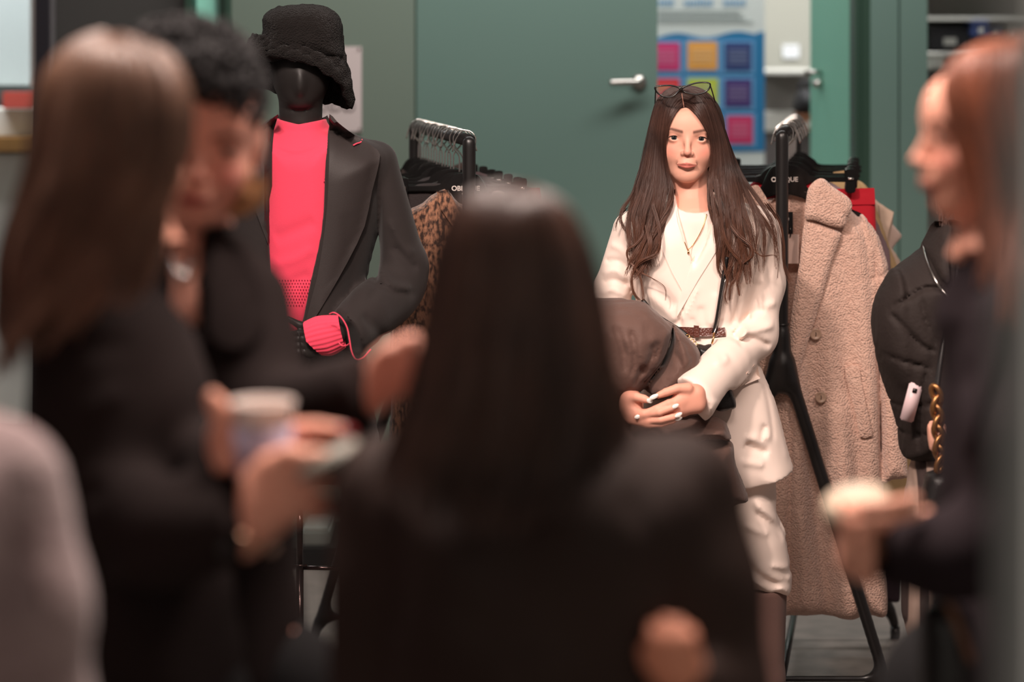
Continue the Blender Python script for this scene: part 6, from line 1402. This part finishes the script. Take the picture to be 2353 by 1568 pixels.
# ================================================================ visitor in black puffer, right
d6 = 5.4
Field.log = []
Eq = thing('person', P(2240, 0, d6) * np.array([1, 1, 0]), 'visitor in open black puffer jacket, face hidden behind the auburn haired visitor', 'person')
o6 = P(2245, 395, d6); R6 = rotm(yaw=-15)
fb = bodyfield(d6, 2010, 290, 2480, -.25, .22, [(2170, 290, 2320, 520, .006)])
head_to(fb, o6, R6, .98)
fb.cone(P(2245, 460, d6 + .01), .048, P(2245, 560, d6 + .01), .055, .02); fb.cone(P(2100, 620, d6), .045, P(2390, 620, d6), .045, .04); fb.cone(P(2245, 650, d6), .10, P(2245, 1000, d6), .11, .05)
legs(fb, [P(2190, 1080, d6), P(2300, 1080, d6)], [(P(2190, 0, d6)[0], d6, .5), (P(2300, 0, d6)[0], d6, .5)], [(P(2190, 0, d6)[0], d6, .1), (P(2300, 0, d6)[0], d6, .1)])
fb.chain([P(2080, 640, d6), P(2085, 860, d6), P(2150, 1000, d6 - .14)], [.04, .036, .028], .02); fb.chain([P(2410, 640, d6), P(2420, 860, d6), P(2330, 1000, d6 - .14)], [.04, .036, .028], .02)
for q in ([(2150, 1000), (2175, 1010), (2200, 1012)], [(2150, 1010), (2172, 1024), (2195, 1028)], [(2148, 1018), (2168, 1034), (2188, 1040)], [(2145, 1025), (2160, 1044), (2178, 1050)], [(2150, 990), (2168, 985), (2185, 990)]):
    fb.chain(px3(q, d6 - .15), [.014, .0105, .008], .002, .01)
    fb.chain(px3([(4486 - x, y) for x, y in q], d6 - .15), [.014, .0105, .008], .002, .01)
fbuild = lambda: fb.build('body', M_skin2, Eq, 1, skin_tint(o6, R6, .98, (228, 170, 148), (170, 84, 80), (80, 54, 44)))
eyes(o6, R6, .98, Eq)
hair_mass(Eq, M_h3b, [([(2245, 292), (2195, 310), (2165, 370), (2160, 450), (2172, 510), (2200, 480), (2290, 480), (2322, 510), (2330, 450), (2325, 370), (2295, 310)], .09, .07)], d6 + .03, cap=(o6, R6, .98))
gp = [[(2230, 292, d6 - .03), (2195, 310, d6 - .06), (2175, 370, d6 - .07), (2172, 440, d6 - .07), (2178, 510, d6 - .08)], [(2225, 290, d6), (2175, 310, d6), (2158, 380, d6), (2155, 450, d6 - .02), (2165, 530, d6 - .06)]]
gq = [[(4486 - x, y, z) for x, y, z in g_] for g_ in gp]
strands('hair', np.concatenate([hair_sheet(gp, 200, 16, .003, .004, seed=3), hair_sheet(gq, 200, 16, .003, .004, seed=4)]), .0013, .0006, M_h3, Eq)
ts = Field.px(2130, 500, 2370, 1060, d6, d6 - .16, d6 + .14, .008); ts.pillow([(2150, 540), (2195, 520), (2245, 545), (2295, 520), (2345, 540), (2350, 1050), (2140, 1050)], d6, .115, .09, 0, 'add', 3); ts.build('black_top', M_bkf, Eq, 1)
M_pf2 = mat('black_nylon', (42, 35, 33), .75, bump=(120, .3), spec=.2)
pf = Field.px(1985, 480, 2480, 1110, d6, d6 - .22, d6 + .2, .0065)
pf.pillow([(2150, 510), (2136, 530), (2122, 556), (2105, 580), (2062, 612), (2030, 650), (2010, 690), (2003, 740), (2010, 800), (2022, 860), (2045, 925), (2062, 985), (2070, 1040), (2090, 1056), (2180, 1060), (2400, 1060), (2450, 900), (2450, 700), (2400, 600), (2350, 540), (2290, 500), (2200, 505)], d6 + .01, .14, .09, 0, 'add', 3)
pf.pillow([(2062, 615), (2030, 650), (2008, 700), (2004, 760), (2020, 830), (2060, 900), (2100, 880), (2120, 800), (2110, 700)], d6 - .03, .10, .06, .01, 'add', 3)
pf.prism([(2185, 480), (2178, 560), (2200, 640), (2215, 760), (2215, 1080), (2290, 1080), (2280, 760), (2300, 640), (2318, 560), (2310, 480)], d6, d6 - .4, d6 - .06, .008, 'sub')
pf.grooves([([(2022, 700), (2080, 665), (2110, 650), (2165, 655)], 4, .014), ([(2022, 700), (2060, 740), (2100, 780), (2130, 790)], 4, .014), ([(2010, 800), (2060, 815), (2120, 830)], 4, .012), ([(2120, 560), (2130, 600), (2150, 640), (2165, 670)], 5, .012), ([(2095, 670), (2105, 720), (2130, 780)], 5, .008), ([(2045, 925), (2100, 915), (2150, 905)], 4, .012), ([(2060, 990), (2110, 985), (2160, 980)], 4, .012), ([(2108, 830), (2098, 900), (2100, 1050)], 5, .010)], d6)
pf.wob(60, .003, 8); pfo = pf.build('puffer_jacket', M_pf2, Eq, 1); pft = bvh(pfo)
panel('collar', [(2148, 508), (2132, 532), (2120, 556), (2124, 570), (2150, 620), (2170, 650), (2182, 640), (2178, 580), (2186, 520)], pft, 0, .014, M_pf2, pfo, 8, 2, bulge=.008)
tube('zip', onto(pft, spline([(2122, 560), (2128, 590), (2145, 635), (2165, 668), (2190, 690)], 5), .006, d6 - .12), .003, M_steel, pfo, 6)
nk6 = tube('necklace', px3([(2196, 560), (2215, 590), (2240, 618), (2262, 633)], d6 - .135), .0012, M_gold, Eq, 6, sp=5); tube('pendant', px3([(2262, 633), (2258, 642)], d6 - .136), [.001, .003], M_gold, nk6, 8)
sk = Field.px(2060, 1020, 2420, 1500, d6, d6 - .16, d6 + .18, .009)
sk.pillow([(2110, 1030), (2095, 1060), (2080, 1140), (2072, 1250), (2090, 1480), (2240, 1490), (2400, 1480), (2400, 1250), (2380, 1060), (2370, 1030)], d6 + .02, .13, .10, 0, 'add', 3, fold=lambda X, Y, Z: .006 * np.sin(X * 90))
M_str = mat('striped_skirt', (128, 108, 98), .85, bump=(20, .3, 'wave')); nt_ = M_str.node_tree
wv = nt_.nodes.new('ShaderNodeTexWave'); wv.inputs['Scale'].default_value = 9; wv.bands_direction = 'X'; rp = nt_.nodes.new('ShaderNodeValToRGB'); rp.color_ramp.elements[0].color = srgb(62, 50, 48); rp.color_ramp.elements[1].color = srgb(158, 136, 124); rp.color_ramp.elements[0].position = .4; rp.color_ramp.elements[1].position = .6
tc_ = nt_.nodes.new('ShaderNodeTexCoord'); nt_.links.new(tc_.outputs['Object'], wv.inputs['Vector']); nt_.links.new(wv.outputs['Fac'], rp.inputs[0]); nt_.links.new(rp.outputs[0], nt_.nodes['Principled BSDF'].inputs['Base Color'])
sk.build('skirt', M_str, Eq, 1)
for x in (2190, 2300):
    s_ = Field((P(x, 0, d6)[0] - .1, d6 - .26, 0), (P(x, 0, d6)[0] + .1, d6 + .12, .55), .009); c = np.array([P(x, 0, d6)[0], d6, .05]); s_.cone(c + (0, 0, .44), .058, c + (0, 0, .03), .045, 0); s_.cone(c, .042, c + (0, -.17, 0), .03, .03); s_.clipz(.002, False); s_.build('boot', M_shoe, Eq, 1)
# her things
ph6 = thing('phone', P(2098, 940, d6 - .14), 'pale pink phone sticking out of the black puffer pocket, right', 'phone')
u6 = P(2104, 885, 1) - P(2084, 960, 1); u6 /= np.linalg.norm(u6); v6 = np.cross(u6, [0, 1., 0]); dd6 = (onto(pft, [(2094, 925)], 0)[0][1])
obox('phone_case', P(2094, 925, dd6 - .020), u6, v6, np.array([0, 1., 0]), .085, .030, .010, mat('pale_pink_case', (206, 182, 184), .4), ph6, .003); obox('camera_bump', P(2102, 898, dd6 - .026), u6, v6, np.array([0, 1., 0]), .010, .010, .003, M_blk, ph6, .001)
bg6 = thing('chain_strap_bag', P(2150, 1080, 5.15), 'black bag on a chunky twisted gold chain in front of black puffer jacket', 'bag')
bf_ = Field.px(2110, 1060, 2270, 1240, 5.15, 5.05, 5.25, .007); bf_.pillow([(2128, 1085), (2240, 1085), (2250, 1215), (2120, 1215)], 5.15, .045, .03, 0, 'add', 2); bf_.build('bag_body', M_lea, bg6, 1)
M_gold2 = mat('antique_gold', (170, 122, 78), .35, .9)
for k in range(8):
    y = 905 + k * 23; sx = 1 if k % 2 else -1; c_ = P(2151 + k * 1.2, y, 5.12); th_ = sx * .6
    tube('chain_link', [c_ + np.array([.0095 * math.cos(a_) * math.cos(th_) + .017 * math.sin(a_) * math.sin(th_) * .5, .006 * math.cos(a_) * sx, .017 * math.sin(a_)]) for a_ in np.linspace(0, 6.28, 16)[:-1]], .0058, M_gold2, bg6, 8, closed=True)
tube('strap', px3([(2151, 900, 5.13), (2165, 800, 5.2), (2185, 700, 5.2), (2200, 600, 5.24), (2180, 560, 5.33)]), .006, M_lea, bg6, 8, sp=5)

fb.within(d6, [(2140, 280, 2350, 515), (2190, 500, 2300, 545), (2130, 970, 2215, 1060, d6 - .1), (2270, 970, 2360, 1060, d6 - .1)]); fbuild()
# ================================================================ visitor in grey wool coat, bottom left
d7 = 2.2; s7 = FPX / d7
Field.log = []
Gq = thing('person', P(-230, 0, d7) * np.array([1, 1, 0]), 'visitor in mauve grey wool coat, only shoulder and arm in picture, lower left edge', 'person')
o7 = P(-280, 610, d7); R7 = rotm(yaw=150)
fb = bodyfield(d7, -760, 300, 200, -.3, .3, [(-420, 300, -140, 950, .007)], .014)
head_to(fb, o7, R7, 1.0)
fb.cone(P(-275, 760, d7), .052, P(-270, 930, d7), .058, .02); fb.cone(P(-520, 1060, d7), .05, P(-30, 1110, d7), .05, .05); fb.cone(P(-275, 1080, d7), .11, P(-275, 1900, d7), .12, .06)
legs(fb, [P(-360, 2200, d7), P(-190, 2200, d7)], [(P(-360, 0, d7)[0], d7, .5), (P(-190, 0, d7)[0], d7, .5)], [(P(-360, 0, d7)[0], d7, .1), (P(-190, 0, d7)[0], d7, .1)], toe=(0, .16, 0))
fb.chain([P(-20, 1120, d7), P(50, 1700, d7), P(-60, 2150, d7 + .1)], [.045, .038, .028], .02)
for k, (dx, dz) in enumerate(((-25, 190), (-8, 205), (10, 200), (26, 185))): fb.chain(px3([(-60 + dx, 2200, d7 + .1), (-66 + dx, 2270, d7 + .11), (-75 + dx, 2150 + dz, d7 + .12)]), [.012, .010, .007], .002, .012)
fb.cone(P(-60, 2150, d7 + .1), .030, P(-62, 2205, d7 + .1), .036, .015, flat=((0, 1, 0), 1.4)); fb.chain(px3([(-100, 2170, d7 + .1), (-118, 2220, d7 + .1), (-112, 2265, d7 + .1)]), [.013, .011, .008], .003, .012)
fb.chain([P(-530, 1090, d7), P(-570, 1650, d7), P(-480, 2050, d7 + .15)], [.045, .038, .028], .02)
fbuild = lambda: fb.build('body', M_skin2, Gq, 1, flatint((226, 164, 142)))
M_wool = mat('mauve_wool', (168, 146, 144), .95, var=(35, .3, (136, 114, 114)), bump=(70, .9), sheen=.3)
jf = Field.px(-720, 850, 230, 2260, d7, d7 - .24, d7 + .26, .011)
jf.pillow([(-275, 890), (-160, 930), (-40, 975), (40, 1060), (70, 1180), (60, 1400), (40, 1700), (60, 2230), (-280, 2240), (-600, 2220), (-600, 1700), (-630, 1200), (-570, 1020), (-400, 940)], d7, .15, .13, 0, 'add', 4, fold=jw)
jf.chain([P(5, 1120, d7 - .01), P(60, 1400, d7 - .03), P(92, 1700, d7 - .02), P(20, 2080, d7 + .06)], [.052, .052, .050, .045], .03, .05); jf.wob(25, .006, 5)
jo7 = jf.build('wool_coat', M_wool, Gq, 1)
panel('sleeve_seam', [(60, 1180), (68, 1180), (112, 1400), (104, 1400)], bvh(jo7), 0, .004, M_wool, jo7, 20)
lower(Gq, -275, d7, 2180, .12, toe=(0, .16, 0))
hair_mass(Gq, M_h3b, [([(-280, 310), (-400, 370), (-450, 520), (-450, 760), (-420, 900), (-280, 930), (-150, 900), (-125, 760), (-120, 520), (-165, 370)], .11, .10)], d7 - .01, cap=(o7, R7, 1))
fb.within(d7, [(-500, 250, -60, 925), (-180, 2130, 60, 2400)]); fbuild()
def _count():
    n = 0
    for o in bpy.data.objects:
        if o.type == 'MESH': n += sum(len(p.vertices) - 2 for p in o.data.polygons) if len(o.data.polygons) < 50 else len(o.data.polygons) * 2
    print('objects', len(bpy.data.objects), 'approx tris', n)
_count()
